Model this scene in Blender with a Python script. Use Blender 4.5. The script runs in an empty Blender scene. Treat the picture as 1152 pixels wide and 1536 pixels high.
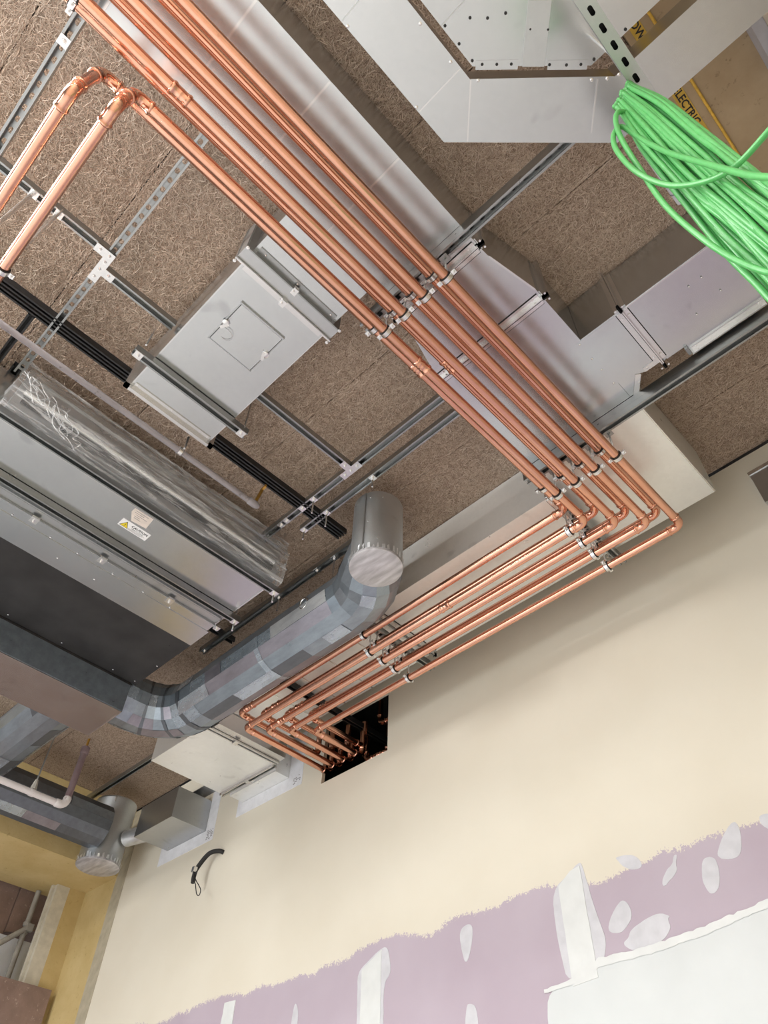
import bpy, math, random
from math import sin, cos, pi, sqrt, radians
from mathutils import Vector, Matrix

random.seed(7)
SC = bpy.context.scene
COL = SC.collection
OZ = 1.5                      # eye height: every height below is measured from the eye

# ------------------------------------------------------------------ camera
cam = bpy.data.cameras.new('camera')
cam.sensor_fit = 'HORIZONTAL'
cam.sensor_width = 36.0
cam.lens = 34.56
cam.clip_start = 0.02
co = bpy.data.objects.new('camera', cam)
COL.objects.link(co)
RX = Vector((0.71387067, 0.69985727, 0.02425843))
DN = Vector((-0.51726887, 0.55034386, -0.65540411))
FW = Vector((-0.47203981, 0.45532564, 0.75488872))
m = Matrix((RX, -DN, -FW)).transposed().to_4x4()
m.translation = Vector((0, 0, OZ))
co.matrix_world = m
SC.camera = co

# ------------------------------------------------------------------ world, light, exposure
w = bpy.data.worlds.new('world')
SC.world = w
w.use_nodes = True
bg = w.node_tree.nodes['Background']
bg.inputs[0].default_value = (0.93, 0.97, 1.0, 1)
bg.inputs[1].default_value = .3


def area(name, loc, rot, sx, sy, power, col=(1, 1, 1)):
    l = bpy.data.lights.new(name, 'AREA')
    l.shape = 'RECTANGLE'
    l.size = sx
    l.size_y = sy
    l.energy = power
    l.color = col
    o = bpy.data.objects.new(name, l)
    o.location = loc
    o.rotation_euler = rot
    COL.objects.link(o)
    return o


# daylight through the open glazed front behind the camera, and batten lamps under the ceiling turned to the wall
area('front_glazing_daylight', (-4.0, -5.2, 1.6), (radians(58), 0, radians(-8)), 6.0, 2.2, 240, (0.94, 0.98, 1.0))
# first row of battens turned towards the wall, second row added to brighten ceiling
for lx, pw in ((-5.4, 46), (-3.8, 46), (-2.2, 40), (-.75, 30), (.3, 13)):
    area('unseen_lamp', (lx, -2.3, 4.83), (radians(58), 0, 0), .7 if lx > 0 else 1.2, 0.22, pw, (1.0, 0.99, 0.97))
for lx, pw in ((-4.6, 125), (-3.0, 135), (-1.5, 115), (-.1, 45)):
    area('unseen_lamp', (lx, -1.25, 4.87), (radians(8), 0, 0), 1.3, 0.4, pw, (1.0, 0.99, 0.97))

vs = SC.view_settings
vs.view_transform = 'Standard'
vs.look = 'None'
vs.gamma = 1
vs.use_curve_mapping = False
vs.exposure = -0.12


# ------------------------------------------------------------------ materials
def srgb(r, g, b):
    f = lambda c: (c / 255 / 12.92) if c / 255 <= 0.04045 else ((c / 255 + 0.055) / 1.055) ** 2.4
    return (f(r), f(g), f(b), 1)


class NT:
    def __init__(s, name):
        s.m = bpy.data.materials.new(name)
        s.m.use_nodes = True
        s.t = s.m.node_tree
        s.b = s.t.nodes['Principled BSDF']
        s.out = s.t.nodes['Material Output']
        s._tc = None

    def n(s, typ, **kw):
        x = s.t.nodes.new(typ)
        for k, v in kw.items():
            if k.startswith('i_'):
                x.inputs[k[2:].replace('_', ' ')].default_value = v
            else:
                setattr(x, k, v)
        return x

    def l(s, a, b):
        s.t.links.new(a, b)

    def geo(s):                                   # world position, so copies keep their own pattern
        if s._tc is None:
            s._tc = s.n('ShaderNodeNewGeometry').outputs['Position']
        return s._tc

    def mapv(s, scale, rot=(0, 0, 0), loc=(0, 0, 0)):
        x = s.n('ShaderNodeMapping')
        x.inputs['Scale'].default_value = scale
        x.inputs['Rotation'].default_value = rot
        x.inputs['Location'].default_value = loc
        s.l(s.geo(), x.inputs[0])
        return x.outputs[0]

    def noise(s, scale, vec=None, detail=3, rough=.5, dist=0):
        x = s.n('ShaderNodeTexNoise')
        x.inputs['Scale'].default_value = scale
        x.inputs['Detail'].default_value = detail
        x.inputs['Roughness'].default_value = rough
        x.inputs['Distortion'].default_value = dist
        s.l(vec if vec is not None else s.geo(), x.inputs['Vector'])
        return x.outputs['Fac']

    def ramp(s, fac, stops):
        x = s.n('ShaderNodeValToRGB')
        e = x.color_ramp.elements
        while len(e) < len(stops):
            e.new(0.5)
        for el, (p, c) in zip(e, stops):
            el.position = p
            el.color = c if len(c) == 4 else (*c, 1)
        s.l(fac, x.inputs[0])
        return x.outputs[0]

    def math(s, op, a, b=None, clamp=False):
        x = s.n('ShaderNodeMath', operation=op, use_clamp=clamp)
        for i, v in enumerate((a, b)):
            if v is None:
                continue
            if isinstance(v, (int, float)):
                x.inputs[i].default_value = v
            else:
                s.l(v, x.inputs[i])
        return x.outputs[0]

    def mix(s, fac, a, b):
        x = s.n('ShaderNodeMix', data_type='RGBA')
        for sock, v in ((x.inputs[0], fac), (x.inputs[6], a), (x.inputs[7], b)):
            if isinstance(v, (int, float, tuple)):
                sock.default_value = v
            else:
                s.l(v, sock)
        return x.outputs[2]

    def bump(s, h, strength, dist):
        x = s.n('ShaderNodeBump')
        x.inputs['Strength'].default_value = strength
        x.inputs['Distance'].default_value = dist
        s.l(h, x.inputs['Height'])
        s.l(x.outputs[0], s.b.inputs['Normal'])

    def set(s, col=None, rough=None, metal=None, spec=None):
        for k, v in (('Base Color', col), ('Roughness', rough), ('Metallic', metal), ('Specular IOR Level', spec)):
            if v is None:
                continue
            if isinstance(v, (int, float, tuple)):
                s.b.inputs[k].default_value = v
            else:
                s.l(v, s.b.inputs[k])
        return s.m


def g4(v):
    return (v, v, v, 1)


def plain(name, col, rough=.6, metal=0.0, nscale=30, var=.12, bump=0.0):
    k = NT(name)
    f = k.noise(nscale, detail=4)
    lo = tuple(c * (1 - var) for c in col[:3]) + (1,)
    hi = tuple(min(1, c * (1 + var)) for c in col[:3]) + (1,)
    c = k.ramp(f, [(.3, lo), (.7, hi)])
    if bump:
        k.bump(f, bump, .004)
    return k.set(c, rough, metal)


def galv(name, base, rough=.38, metal=.9, tint=(1, 1, 1), spangle=.06):
    k = NT(name)
    big = k.noise(2.3, detail=3)
    v = k.n('ShaderNodeTexVoronoi')
    v.inputs['Scale'].default_value = 55
    k.l(k.geo(), v.inputs['Vector'])
    sp = k.math('MULTIPLY', k.math('SUBTRACT', k.n_bw(v.outputs['Color']), .5), spangle)
    fac = k.math('ADD', k.math('MULTIPLY', k.math('SUBTRACT', big, .5), .35), sp)
    fac = k.math('ADD', fac, .5)
    a = tuple(base * .86 * t for t in tint) + (1,)
    b = tuple(min(1, base * 1.1 * t) for t in tint) + (1,)
    c = k.ramp(fac, [(.3, a), (.7, b)])
    r = k.math('ADD', k.math('MULTIPLY', k.noise(9, detail=4), .12), rough - .06)
    # grubby hand marks
    sm = k.math('MULTIPLY', k.n_bw(k.ramp(k.noise(7, detail=2, dist=.4), [(.66, g4(0)), (.76, g4(1))])), .28)
    c = k.mix(sm, c, tuple(base * .45 * t for t in tint) + (1,))
    return k.set(c, r, metal)


def n_bw(s, sock):
    x = s.n('ShaderNodeRGBToBW')
    s.l(sock, x.inputs[0])
    return x.outputs[0]


NT.n_bw = n_bw
M = {}
M['galv'] = galv('galvanised_sheet', .61, .23, .98, (.965, 1, 1.02))
M['galv_pale_sheen'] = galv('galvanised_sheet_pale_sheen', .90, .30, .55, (.985, 1, .985))  # base lightened to paint in the reflection of the white wall
M['galv_dull'] = galv('galvanised_sheet_dull', .52, .30, .92, (.97, 1, 1.02))
M['galv_matte'] = galv('galvanised_sheet_matte', .60, .43, .9, (.96, 1, 1.02))
M['strut'] = galv('zinc_strut', .38, .30, .97, (.97, 1, 1))
M['zinc'] = galv('zinc_bright', .8, .25, 1.0)
M['flange'] = galv('flange_steel', .72, .24, .97, (1, 1, 1), .0)
M['strut_dark'] = plain('strut_black_paint', (.012, .012, .013, 1), .45)
M['rubber'] = plain('black_rubber', (.012, .012, .012, 1), .6)
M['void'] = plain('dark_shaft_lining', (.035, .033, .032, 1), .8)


def copper(name, rough, dark):
    k = NT(name)
    f = k.noise(5, detail=5, rough=.6)
    c = k.ramp(f, [(.3, (.74, .385, .265, 1)), (.7, (.85, .475, .345, 1))])
    sp = k.ramp(k.noise(70, detail=2), [(.70, g4(0)), (.76, g4(1))])
    bigs = k.ramp(k.noise(6, detail=2), [(.5, g4(0)), (.62, g4(1))])
    msk = k.math('MULTIPLY', k.math('MULTIPLY', k.n_bw(sp), k.n_bw(bigs)), dark)
    c = k.mix(msk, c, (.22, .07, .035, 1))
    r = k.math('ADD', k.math('MULTIPLY', k.noise(22, detail=4), .10), rough - .05)
    return k.set(c, r, 1.0)


M['copper'] = copper('copper_tube', .20, .55)
M['copper_fit'] = copper('copper_fitting', .16, .25)
M['brass'] = plain('brass', (.45, .26, .06, 1), .35, .9)


def ceiling_mat():
    k = NT('wood_wool_board')
    hs = None
    for i, (sc, rz, st) in enumerate(((30, .35, 1.9), (34, 1.5, 1.9), (28, 2.5, 1.8), (40, 3.4, 1.7))):
        v = k.mapv((sc, sc * st, sc), (0, 0, rz), (i * 3.7, i * 1.3, 0))
        n = k.noise(1.0, v, detail=1.2, rough=.35, dist=1.3)
        ridge = k.math('SUBTRACT', 1.0, k.math('MULTIPLY', k.math('ABSOLUTE', k.math('SUBTRACT', n, .5)), 13), clamp=True)
        ridge = k.math('MULTIPLY', ridge, 1 - .06 * i)
        hs = ridge if hs is None else k.math('MAXIMUM', hs, ridge)
    fine = k.noise(150, detail=3)
    h = k.math('ADD', k.math('MULTIPLY', hs, .85), k.math('MULTIPLY', fine, .3))
    big = k.noise(3.0, detail=3)
    c = k.ramp(h, [(.12, (.20, .137, .097, 1)), (.42, (.44, .325, .24, 1)), (.72, (.58, .455, .355, 1)), (1.0, (.68, .55, .44, 1))])
    c = k.mix(k.math('MULTIPLY', big, .25), c, (.40, .29, .21, 1))
    k.bump(h, .7, .012)
    return k.set(c, .9, 0.0, .2)


M['ceiling'] = ceiling_mat()


def wall_mat():
    k = NT('painted_plasterboard')
    sep = k.n('ShaderNodeSeparateXYZ')
    k.l(k.geo(), sep.inputs[0])
    z = sep.outputs['Z']
    wob = k.math('MULTIPLY', k.math('SUBTRACT', k.noise(1.5, detail=2), .5), .16)
    wob2 = k.math('MULTIPLY', k.math('SUBTRACT', k.noise(9, detail=4, rough=.7), .5), .06)
    br = k.mapv((60, 1, 18), (0, .5, 0))
    wob3 = k.math('MULTIPLY', k.math('SUBTRACT', k.noise(1.0, br, detail=3), .5), .05)
    dry = k.math('MULTIPLY', k.math('SUBTRACT', k.noise(130, detail=3, rough=.7), .5), .09)
    steps = k.math('MULTIPLY', k.math('SUBTRACT', k.noise(3.2, k.mapv((1, 1, .15)), detail=1), .5), .10)
    e = k.math('ADD', k.math('ADD', k.math('ADD', k.math('ADD', k.math('ADD', z, wob), wob2), wob3), dry), steps)
    msk = k.n('ShaderNodeMapRange')
    msk.inputs['From Min'].default_value = OZ + 1.512
    msk.inputs['From Max'].default_value = OZ + 1.518
    k.l(e, msk.inputs['Value'])
    lil = k.ramp(k.noise(2.2, detail=3), [(.3, (.45, .375, .44, 1)), (.7, (.50, .43, .495, 1))])
    thin = k.noise(1.6, detail=4)
    cream = k.ramp(thin, [(.3, (.70, .65, .54, 1)), (.7, (.75, .705, .60, 1))])
    c = k.mix(msk.outputs[0], lil, cream)
    k.bump(k.noise(160, detail=3), .06, .002)
    return k.set(c, .62, 0, .3)


M['wall'] = wall_mat()
M['plaster'] = plain('white_filler', (.64, .67, .675, 1), .6, 0, 5, .03, .1)
M['plaster_thin'] = plain('thin_filler', (.60, .60, .635, 1), .6, 0, 18, .07, .15)
M['joint_paper'] = plain('joint_tape_paper', (.70, .72, .715, 1), .55, 0, 12, .04)
M['paper'] = plain('sealing_tape_white', (.78, .79, .83, 1), .5, 0, 20, .06)
M['ink'] = plain('ink_black', (.015, .015, .015, 1), .6)
M['ink_soft'] = plain('ink_grey', (.16, .15, .16, 1), .6)
M['label_cream'] = plain('label_cream', (.72, .64, .57, 1), .5, 0, 30, .08)
M['label_white'] = plain('label_white', (.85, .85, .85, 1), .4, 0, 30, .03)
M['yellow'] = plain('warning_yellow', (.80, .62, .03, 1), .4, 0, 30, .05)
M['tape_yellow'] = plain('barrier_tape_yellow', (.62, .40, .05, 1), .4, 0, 12, .15)
M['rope_yellow'] = plain('yellow_cord', (.70, .43, .06, 1), .45, 0, 60, .15)
M['cable'] = plain('green_cable_sheath', (.10, .42, .12, 1), .36, 0, 60, .08)
M['pvc'] = plain('grey_pvc', (.44, .44, .47, 1), .45, 0, 18, .08)
M['black_insul'] = plain('black_insulation_board', (.022, .021, .021, 1), .62, 0, 6, .35, .1)
M['beige'] = plain('beige_paint', (.66, .58, .46, 1), .6, 0, 8, .06)
M['concrete'] = plain('concrete_floor', (.68, .68, .68, 1), .7, 0, 3, .1)
M['frame_pale'] = plain('pale_timber', (.56, .52, .43, 1), .6, 0, 20, .1)
M['trim'] = plain('raw_plaster_trim', (.42, .375, .28, 1), .7, 0, 16, .12)


def stained(name, a, b, d, sc=4, rough=.75):
    k = NT(name)
    c = k.ramp(k.noise(sc, detail=6, rough=.65), [(.3, a), (.7, b)])
    sp = k.ramp(k.noise(sc * 6, detail=5, rough=.7), [(.60, g4(0)), (.72, g4(1))])
    c = k.mix(k.n_bw(sp), c, d)
    k.bump(k.noise(sc * 12, detail=4), .25, .006)
    return k.set(c, rough, 0, .25)


M['soffit'] = stained('brown_render', (.36, .262, .155, 1), (.48, .37, .235, 1), (.17, .115, .065, 1), 3)
M['yellow_board'] = stained('yellow_mineral_board', (.50, .37, .16, 1), (.60, .47, .235, 1), (.42, .30, .12, 1), 3.5)
M['old_wood'] = stained('weathered_boards', (.20, .135, .11, 1), (.30, .21, .175, 1), (.42, .33, .28, 1), 5)
M['rust_pipe'] = stained('rusty_primer', (.20, .13, .14, 1), (.26, .20, .21, 1), (.10, .02, .015, 1), 6, .6)
M['white_pipe'] = stained('chipped_white_enamel', (.62, .58, .57, 1), (.70, .66, .65, 1), (.25, .12, .09, 1), 5, .45)
M['grey_conduit'] = stained('weathered_grey_pipe', (.24, .22, .23, 1), (.33, .31, .32, 1), (.05, .035, .03, 1), 4.5, .55)
M['scaffold'] = stained('cement_splashed_tube', (.28, .26, .23, 1), (.40, .38, .34, 1), (.20, .17, .14, 1), 9, .7)
M['white_panel'] = plain('white_sheet_panel', (.66, .68, .72, 1), .5, 0, 4, .08)


def foil(name, col, rough):
    k = NT(name)
    v = k.mapv((3, 9, 9))
    f = k.noise(2.0, v, detail=5, rough=.65)
    c = k.ramp(f, [(.25, tuple(x * .8 for x in col) + (1,)), (.75, tuple(min(1, x * 1.2) for x in col) + (1,))])
    k.bump(k.noise(26, detail=3, dist=.6), .16, .004)
    r = k.math('ADD', k.math('MULTIPLY', f, .25), rough - .12)
    return k.set(c, r, .75)


M['wrap'] = foil('blue_grey_wrap', (.30, .35, .40), .32)
M['wrap_dark'] = foil('dark_grey_wrap', (.15, .165, .185), .42)
M['wrap_light'] = foil('light_blue_wrap', (.44, .51, .58), .26)
M['wrap_mauve'] = foil('mauve_grey_wrap', (.30, .285, .32), .4)
M['wrap_beige'] = foil('beige_grey_wrap', (.40, .39, .36), .45)
M['foil'] = foil('aluminium_foil_tape', (.80, .82, .85), .32)


def cap_mat():
    k = NT('crinkled_foil_cap')
    v = k.mapv((3, 14, 8), (0, 0, -.7))
    f = k.noise(2.2, v, detail=4)
    c = k.ramp(f, [(.3, (.36, .35, .36, 1)), (.65, (.62, .61, .63, 1))])
    k.bump(f, .35, .01)
    return k.set(c, .45, .45)


M['cap'] = cap_mat()


def film_mat():
    k = NT('clear_plastic_film')
    v = k.mapv((26, 2.2, 26), (0, 0, .06))
    f = k.noise(1.0, v, detail=5, rough=.65, dist=1.2)
    k.set((.80, .81, .82, 1), .16, 0)
    k.bump(f, .8, .02)
    tr = k.n('ShaderNodeBsdfTransparent')
    mx = k.n('ShaderNodeMixShader')
    fac = k.math('ADD', k.math('MULTIPLY', k.n_bw(k.ramp(f, [(.47, g4(0)), (.68, g4(1))])), .55), .13, clamp=True)
    k.l(fac, mx.inputs[0])
    k.l(tr.outputs[0], mx.inputs[1])
    k.l(k.b.outputs[0], mx.inputs[2])
    k.l(mx.outputs[0], k.out.inputs['Surface'])
    return k.m


M['film'] = film_mat()


# ------------------------------------------------------------------ mesh helpers
class MB:
    def __init__(s):
        s.v = []
        s.f = []

    def add(s, vs, fs):
        o = len(s.v)
        s.v += [tuple(x) for x in vs]
        s.f += [tuple(i + o for i in f) for f in fs]
        return s

    def box(s, x0, x1, y0, y1, z0, z1):
        x0, x1 = min(x0, x1), max(x0, x1)
        y0, y1 = min(y0, y1), max(y0, y1)
        z0, z1 = min(z0, z1), max(z0, z1)
        return s.add([(x0, y0, z0), (x1, y0, z0), (x1, y1, z0), (x0, y1, z0), (x0, y0, z1), (x1, y0, z1), (x1, y1, z1), (x0, y1, z1)],
                     [(0, 3, 2, 1), (4, 5, 6, 7), (0, 1, 5, 4), (1, 2, 6, 5), (2, 3, 7, 6), (3, 0, 4, 7)])

    def prism(s, poly, z0, z1):                   # plan polygon raised from z0 to z1
        a = sum(poly[i][0] * poly[(i + 1) % len(poly)][1] - poly[(i + 1) % len(poly)][0] * poly[i][1] for i in range(len(poly)))
        if a < 0:
            poly = poly[::-1]
        n = len(poly)
        return s.add([(x, y, z0) for x, y in poly] + [(x, y, z1) for x, y in poly],
                     [tuple(range(n))[::-1], tuple(range(n, 2 * n))] + [(i, (i + 1) % n, n + (i + 1) % n, n + i) for i in range(n)])

    def wallprism(s, poly, y0, y1):               # outline in x,z given depth y0..y1
        a = sum(poly[i][0] * poly[(i + 1) % len(poly)][1] - poly[(i + 1) % len(poly)][0] * poly[i][1] for i in range(len(poly)))
        if a < 0:
            poly = poly[::-1]
        n = len(poly)
        return s.add([(x, y0, z) for x, z in poly] + [(x, y1, z) for x, z in poly],
                     [tuple(range(n)), tuple(range(n, 2 * n))[::-1]] + [(n + i, n + (i + 1) % n, (i + 1) % n, i) for i in range(n)])

    def obox(s, c, u, v, wv, a, b, d):            # oriented box, half sizes a,b,d along u,v,w
        c, u, v, wv = Vector(c), Vector(u).normalized(), Vector(v).normalized(), Vector(wv).normalized()
        p = [c + u * (a * i) + v * (b * j) + wv * (d * k) for k in (-1, 1) for j in (-1, 1) for i in (-1, 1)]
        return s.add(p, [(0, 2, 3, 1), (4, 5, 7, 6), (0, 1, 5, 4), (1, 3, 7, 5), (3, 2, 6, 7), (2, 0, 4, 6)])

    def sweep(s, path, rad, n=16, caps=True, closed=False, twist=0.0):
        path = [Vector(p) for p in path]
        N = len(path)
        if isinstance(rad, (int, float)):
            rad = [rad] * N
        tans = []
        for i in range(N):
            if closed:
                t = path[(i + 1) % N] - path[i - 1]
            else:
                t = path[min(i + 1, N - 1)] - path[max(i - 1, 0)]
            tans.append(t.normalized())
        ref = Vector((0, 0, 1)) if abs(tans[0].z) < .9 else Vector((1, 0, 0))
        nrm = (ref - tans[0] * ref.dot(tans[0])).normalized()
        o = len(s.v)
        for i in range(N):
            nrm = (nrm - tans[i] * nrm.dot(tans[i])).normalized()
            bi = tans[i].cross(nrm)
            for k in range(n):
                a = 2 * pi * k / n + twist
                s.v.append(tuple(path[i] + (nrm * cos(a) + bi * sin(a)) * rad[i]))
        for i in range(N if closed else N - 1):
            j = (i + 1) % N
            for k in range(n):
                k2 = (k + 1) % n
                s.f.append((o + i * n + k, o + i * n + k2, o + j * n + k2, o + j * n + k))
        if caps and not closed:
            s.f.append(tuple(o + k for k in range(n))[::-1])
            s.f.append(tuple(o + (N - 1) * n + k for k in range(n)))
        return s

    def cyl(s, p0, p1, r, n=16):
        return s.sweep([p0, p1], r, n)

    def ring(s, c, axis, r0, r1, h, n=24):        # flat band: inner r0, outer r1, height h along axis
        c, ax = Vector(c), Vector(axis).normalized()
        ref = Vector((0, 0, 1)) if abs(ax.z) < .9 else Vector((1, 0, 0))
        u = (ref - ax * ref.dot(ax)).normalized()
        v = ax.cross(u)
        o = len(s.v)
        for k in range(n):
            d = u * cos(2 * pi * k / n) + v * sin(2 * pi * k / n)
            for r, q in ((r0, -1), (r1, -1), (r1, 1), (r0, 1)):
                s.v.append(tuple(c + d * r + ax * (q * h / 2)))
        for k in range(n):
            a, b = o + 4 * k, o + 4 * ((k + 1) % n)
            for i in range(4):
                j = (i + 1) % 4
                s.f.append((a + i, b + i, b + j, a + j))
        return s

    def torus(s, c, axis, R, r, n=24, mseg=8, sx=1.0):
        c, ax = Vector(c), Vector(axis).normalized()
        ref = Vector((0, 0, 1)) if abs(ax.z) < .9 else Vector((1, 0, 0))
        u = (ref - ax * ref.dot(ax)).normalized()
        v = ax.cross(u)
        return s.sweep([c + u * (R * cos(2 * pi * k / n)) + v * (R * sx * sin(2 * pi * k / n)) for k in range(n)], r, mseg, closed=True)

    def build(s, name, mat, parent=None, smooth=None, kind=None):
        off = Vector(parent['_o']) if parent is not None and '_o' in parent else Vector((0, 0, 0))
        o0 = off
        if parent is None:                         # a thing of one mesh: its origin sits in the middle of its underside
            xs, ys, zs = zip(*s.v)
            o0 = Vector(((min(xs) + max(xs)) / 2, (min(ys) + max(ys)) / 2, min(zs)))
        me = bpy.data.meshes.new(name)
        me.from_pydata([tuple(Vector(p) - o0) for p in s.v], [], s.f)
        me.materials.append(mat if not isinstance(mat, str) else M[mat])
        if smooth is not None:
            me.shade_smooth()
            me.set_sharp_from_angle(angle=radians(smooth))
        me.validate()
        me.update()
        o = bpy.data.objects.new(name, me)
        COL.objects.link(o)
        if parent is not None:
            o.parent = parent
            o['_o'] = tuple(off)
        else:
            o.location = o0 + Vector((0, 0, OZ))
            o['_o'] = tuple(o0)
        if kind:
            o['kind'] = kind
        return o


def thing(name, label, cat, loc, group=None):
    o = bpy.data.objects.new(name, None)
    o.empty_display_size = .05
    o.location = Vector(loc) + Vector((0, 0, OZ))
    COL.objects.link(o)
    o['_o'] = tuple(loc)
    o['label'] = label
    o['category'] = cat
    if group:
        o['group'] = group
    return o


def tag(o, label, cat, group=None):
    o['label'] = label
    o['category'] = cat
    if group:
        o['group'] = group
    return o


def struct(o, label=None, cat=None):
    o['kind'] = 'structure'
    if label:
        o['label'] = label
    if cat:
        o['category'] = cat
    return o


def text(parent, s, pos, right, up, size, mat, name='lettering', bold=0.0):
    cu = bpy.data.curves.new(name, 'FONT')
    cu.body = s
    cu.size = size
    cu.offset = bold
    cu.resolution_u = 2
    t = bpy.data.objects.new(name, cu)
    COL.objects.link(t)
    dg = bpy.context.evaluated_depsgraph_get()
    me = bpy.data.meshes.new_from_object(t.evaluated_get(dg))
    bpy.data.objects.remove(t)
    me.name = name
    r, u = Vector(right).normalized(), Vector(up).normalized()
    off = Vector(parent['_o'])
    for v in me.vertices:
        x, y = v.co.x, v.co.y
        v.co = Vector(pos) + r * x + u * y - off
    me.materials.clear()
    me.materials.append(M[mat])
    o = bpy.data.objects.new(name, me)
    COL.objects.link(o)
    o.parent = parent
    o['_o'] = tuple(off)
    return o


def hexbolt(mb, c, axis, r=.008, h=.006):
    c, a = Vector(c), Vector(axis).normalized()
    mb.sweep([c, c + a * h], r, 6)
    mb.sweep([c + a * h, c + a * (h + .006)], r * .55, 8)
    return mb


# ------------------------------------------------------------------ the room
CE = 3.45         # ceiling
WY = 3.18         # plasterboard wall
LX = -7.16        # left wall
RXW = 0.66        # right wall

struct(MB().box(LX - 1.6, RXW, -6, 3.3, -OZ - .1, -OZ).build('floor', 'concrete'))
ceil = struct(MB().box(LX - .2, RXW + .1, -6, 3.3, CE + .05, CE + .15).build('ceiling', 'void'))
ys = [-6.0, -3.4, -2.73, -2.06, -1.40, -.725, -.055, .622, 1.302, 2.03, 2.72, WY]
for i in range(len(ys) - 1):
    xs = [LX, -4.9 + .3 * (i % 2), -2.95 + .25 * (i % 3), .27]
    for j in range(3):
        MB().box(xs[j] + .002, xs[j + 1] - .002, ys[i] + .0025, ys[i + 1] - .0025, CE + random.uniform(0, .003), CE + .048).build('ceiling_board', 'ceiling', ceil)

# loose wood fibres standing proud of the boards
import numpy as np
rn = np.random.default_rng(4)
NF, SG = 210000, 3
cx = rn.uniform(-4.3, .26, NF)
cy = rn.uniform(-.95, 3.10, NF)
an = rn.uniform(0, 2 * np.pi, NF)
for yj in ys:                                     # leave the joints between the boards open
    near = np.abs(cy - yj) < .022
    an[near] = rn.normal(0, .12, near.sum()) + np.pi * rn.integers(0, 2, near.sum())
    hit = np.abs(cy - yj) < .007
    cy[hit] += np.where(cy[hit] > yj, .01, -.01)
kk = rn.normal(0, 28, NF)
Lf = rn.uniform(.018, .05, NF)
wf = rn.uniform(.0006, .0012, NF)
zf = CE - rn.uniform(.0003, .0045, NF)
tilt = rn.normal(0, .05, NF)
tl = np.linspace(-.5, .5, SG + 1)
ss_ = tl[None, :] * Lf[:, None]
th_ = an[:, None] + kk[:, None] * ss_
dx = np.cos(th_)
dy = np.sin(th_)
st_ = Lf[:, None] / SG
px = cx[:, None] + np.cumsum(dx, 1) * st_
py = cy[:, None] + np.cumsum(dy, 1) * st_
pz = zf[:, None] + tilt[:, None] * ss_
pz = np.minimum(pz, CE - .0003)
vv = np.empty((NF, SG + 1, 2, 3), np.float32)
for s_i, sg in enumerate((-1, 1)):
    vv[:, :, s_i, 0] = px - dy * wf[:, None] * sg
    vv[:, :, s_i, 1] = py + dx * wf[:, None] * sg
    vv[:, :, s_i, 2] = pz + .0004 * sg
base = (np.arange(NF) * (SG + 1) * 2)[:, None] + (np.arange(SG) * 2)[None, :]
quad = np.stack([base, base + 2, base + 3, base + 1], -1).reshape(-1)
fme = bpy.data.meshes.new('wood_fibres')
vv[..., 2] -= ceil['_o'][2]
vv[..., 0] -= ceil['_o'][0]
vv[..., 1] -= ceil['_o'][1]
fme.vertices.add(NF * (SG + 1) * 2)
fme.vertices.foreach_set('co', vv.reshape(-1))
nq = NF * SG
fme.loops.add(nq * 4)
fme.loops.foreach_set('vertex_index', quad.astype(np.int32))
fme.polygons.add(nq)
fme.polygons.foreach_set('loop_start', (np.arange(nq) * 4).astype(np.int32))
fme.update(calc_edges=True)
ca = fme.color_attributes.new('tone', 'FLOAT_COLOR', 'POINT')
tone = np.repeat(rn.uniform(0, 1, NF), (SG + 1) * 2)
ca.data.foreach_set('color', np.stack([tone, tone, tone, np.ones_like(tone)], -1).astype(np.float32).reshape(-1))
fk = NT('wood_fibre')
fa = fk.n('ShaderNodeAttribute', attribute_name='tone')
fc = fk.ramp(fa.outputs['Fac'], [(0, (.26, .18, .13, 1)), (.35, (.50, .385, .295, 1)), (.8, (.62, .495, .395, 1)), (1, (.70, .59, .49, 1))])
fk.set(fc, .85, 0, .2)
fme.materials.append(fk.m)
fo = bpy.data.objects.new('wood_fibres', fme)
COL.objects.link(fo)
fo.parent = ceil
fo['kind'] = 'stuff'

# right side: render soffit, grey plaster bead, beige wall
sf = struct(MB().box(.272, RXW, -6, WY, CE - .05, CE + .05).build('soffit_right', 'soffit'))
struct(MB().box(.615, RXW - .001, -6, WY - .001, CE - .16, CE - .052).build('trim_1', 'pvc'))
struct(MB().box(RXW, RXW + .1, -6, WY, -OZ, CE + .05).build('wall_right', 'beige'))

# plasterboard wall with the pipe opening
OX0, OX1, OZ0, OZ1 = -3.845, -3.178, 2.715, 3.19
wl = MB()
wl.box(-6.443, OX0, WY, WY + .03, -OZ, CE - .02)
wl.box(OX1, RXW, WY, WY + .03, -OZ, CE - .02)
wl.box(OX0, OX1, WY, WY + .03, -OZ, OZ0)
wl.box(OX0, OX1, WY, WY + .03, OZ1, CE - .02)
wall = struct(wl.build('wall_back', 'wall'))
MB().box(-.5, RXW, WY - .004, WY, CE - .02, CE - .003).build('shadow_gap', 'void', wall)
sh = MB()
sh.box(OX0 - .3, OX1 + .3, WY + .9, WY + .95, 2.2, 3.6)
sh.box(OX0 - .35, OX0 - .3, WY + .03, WY + .9, 2.2, 3.6)
sh.box(OX1 + .3, OX1 + .35, WY + .03, WY + .9, 2.2, 3.6)
sh.box(OX0 - .3, OX1 + .3, WY + .03, WY + .9, 3.55, 3.6)
sh.box(OX0 - .3, OX1 + .3, WY + .03, WY + .9, 2.2, 2.25)
struct(sh.build('wall_shaft', 'void'))


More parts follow.
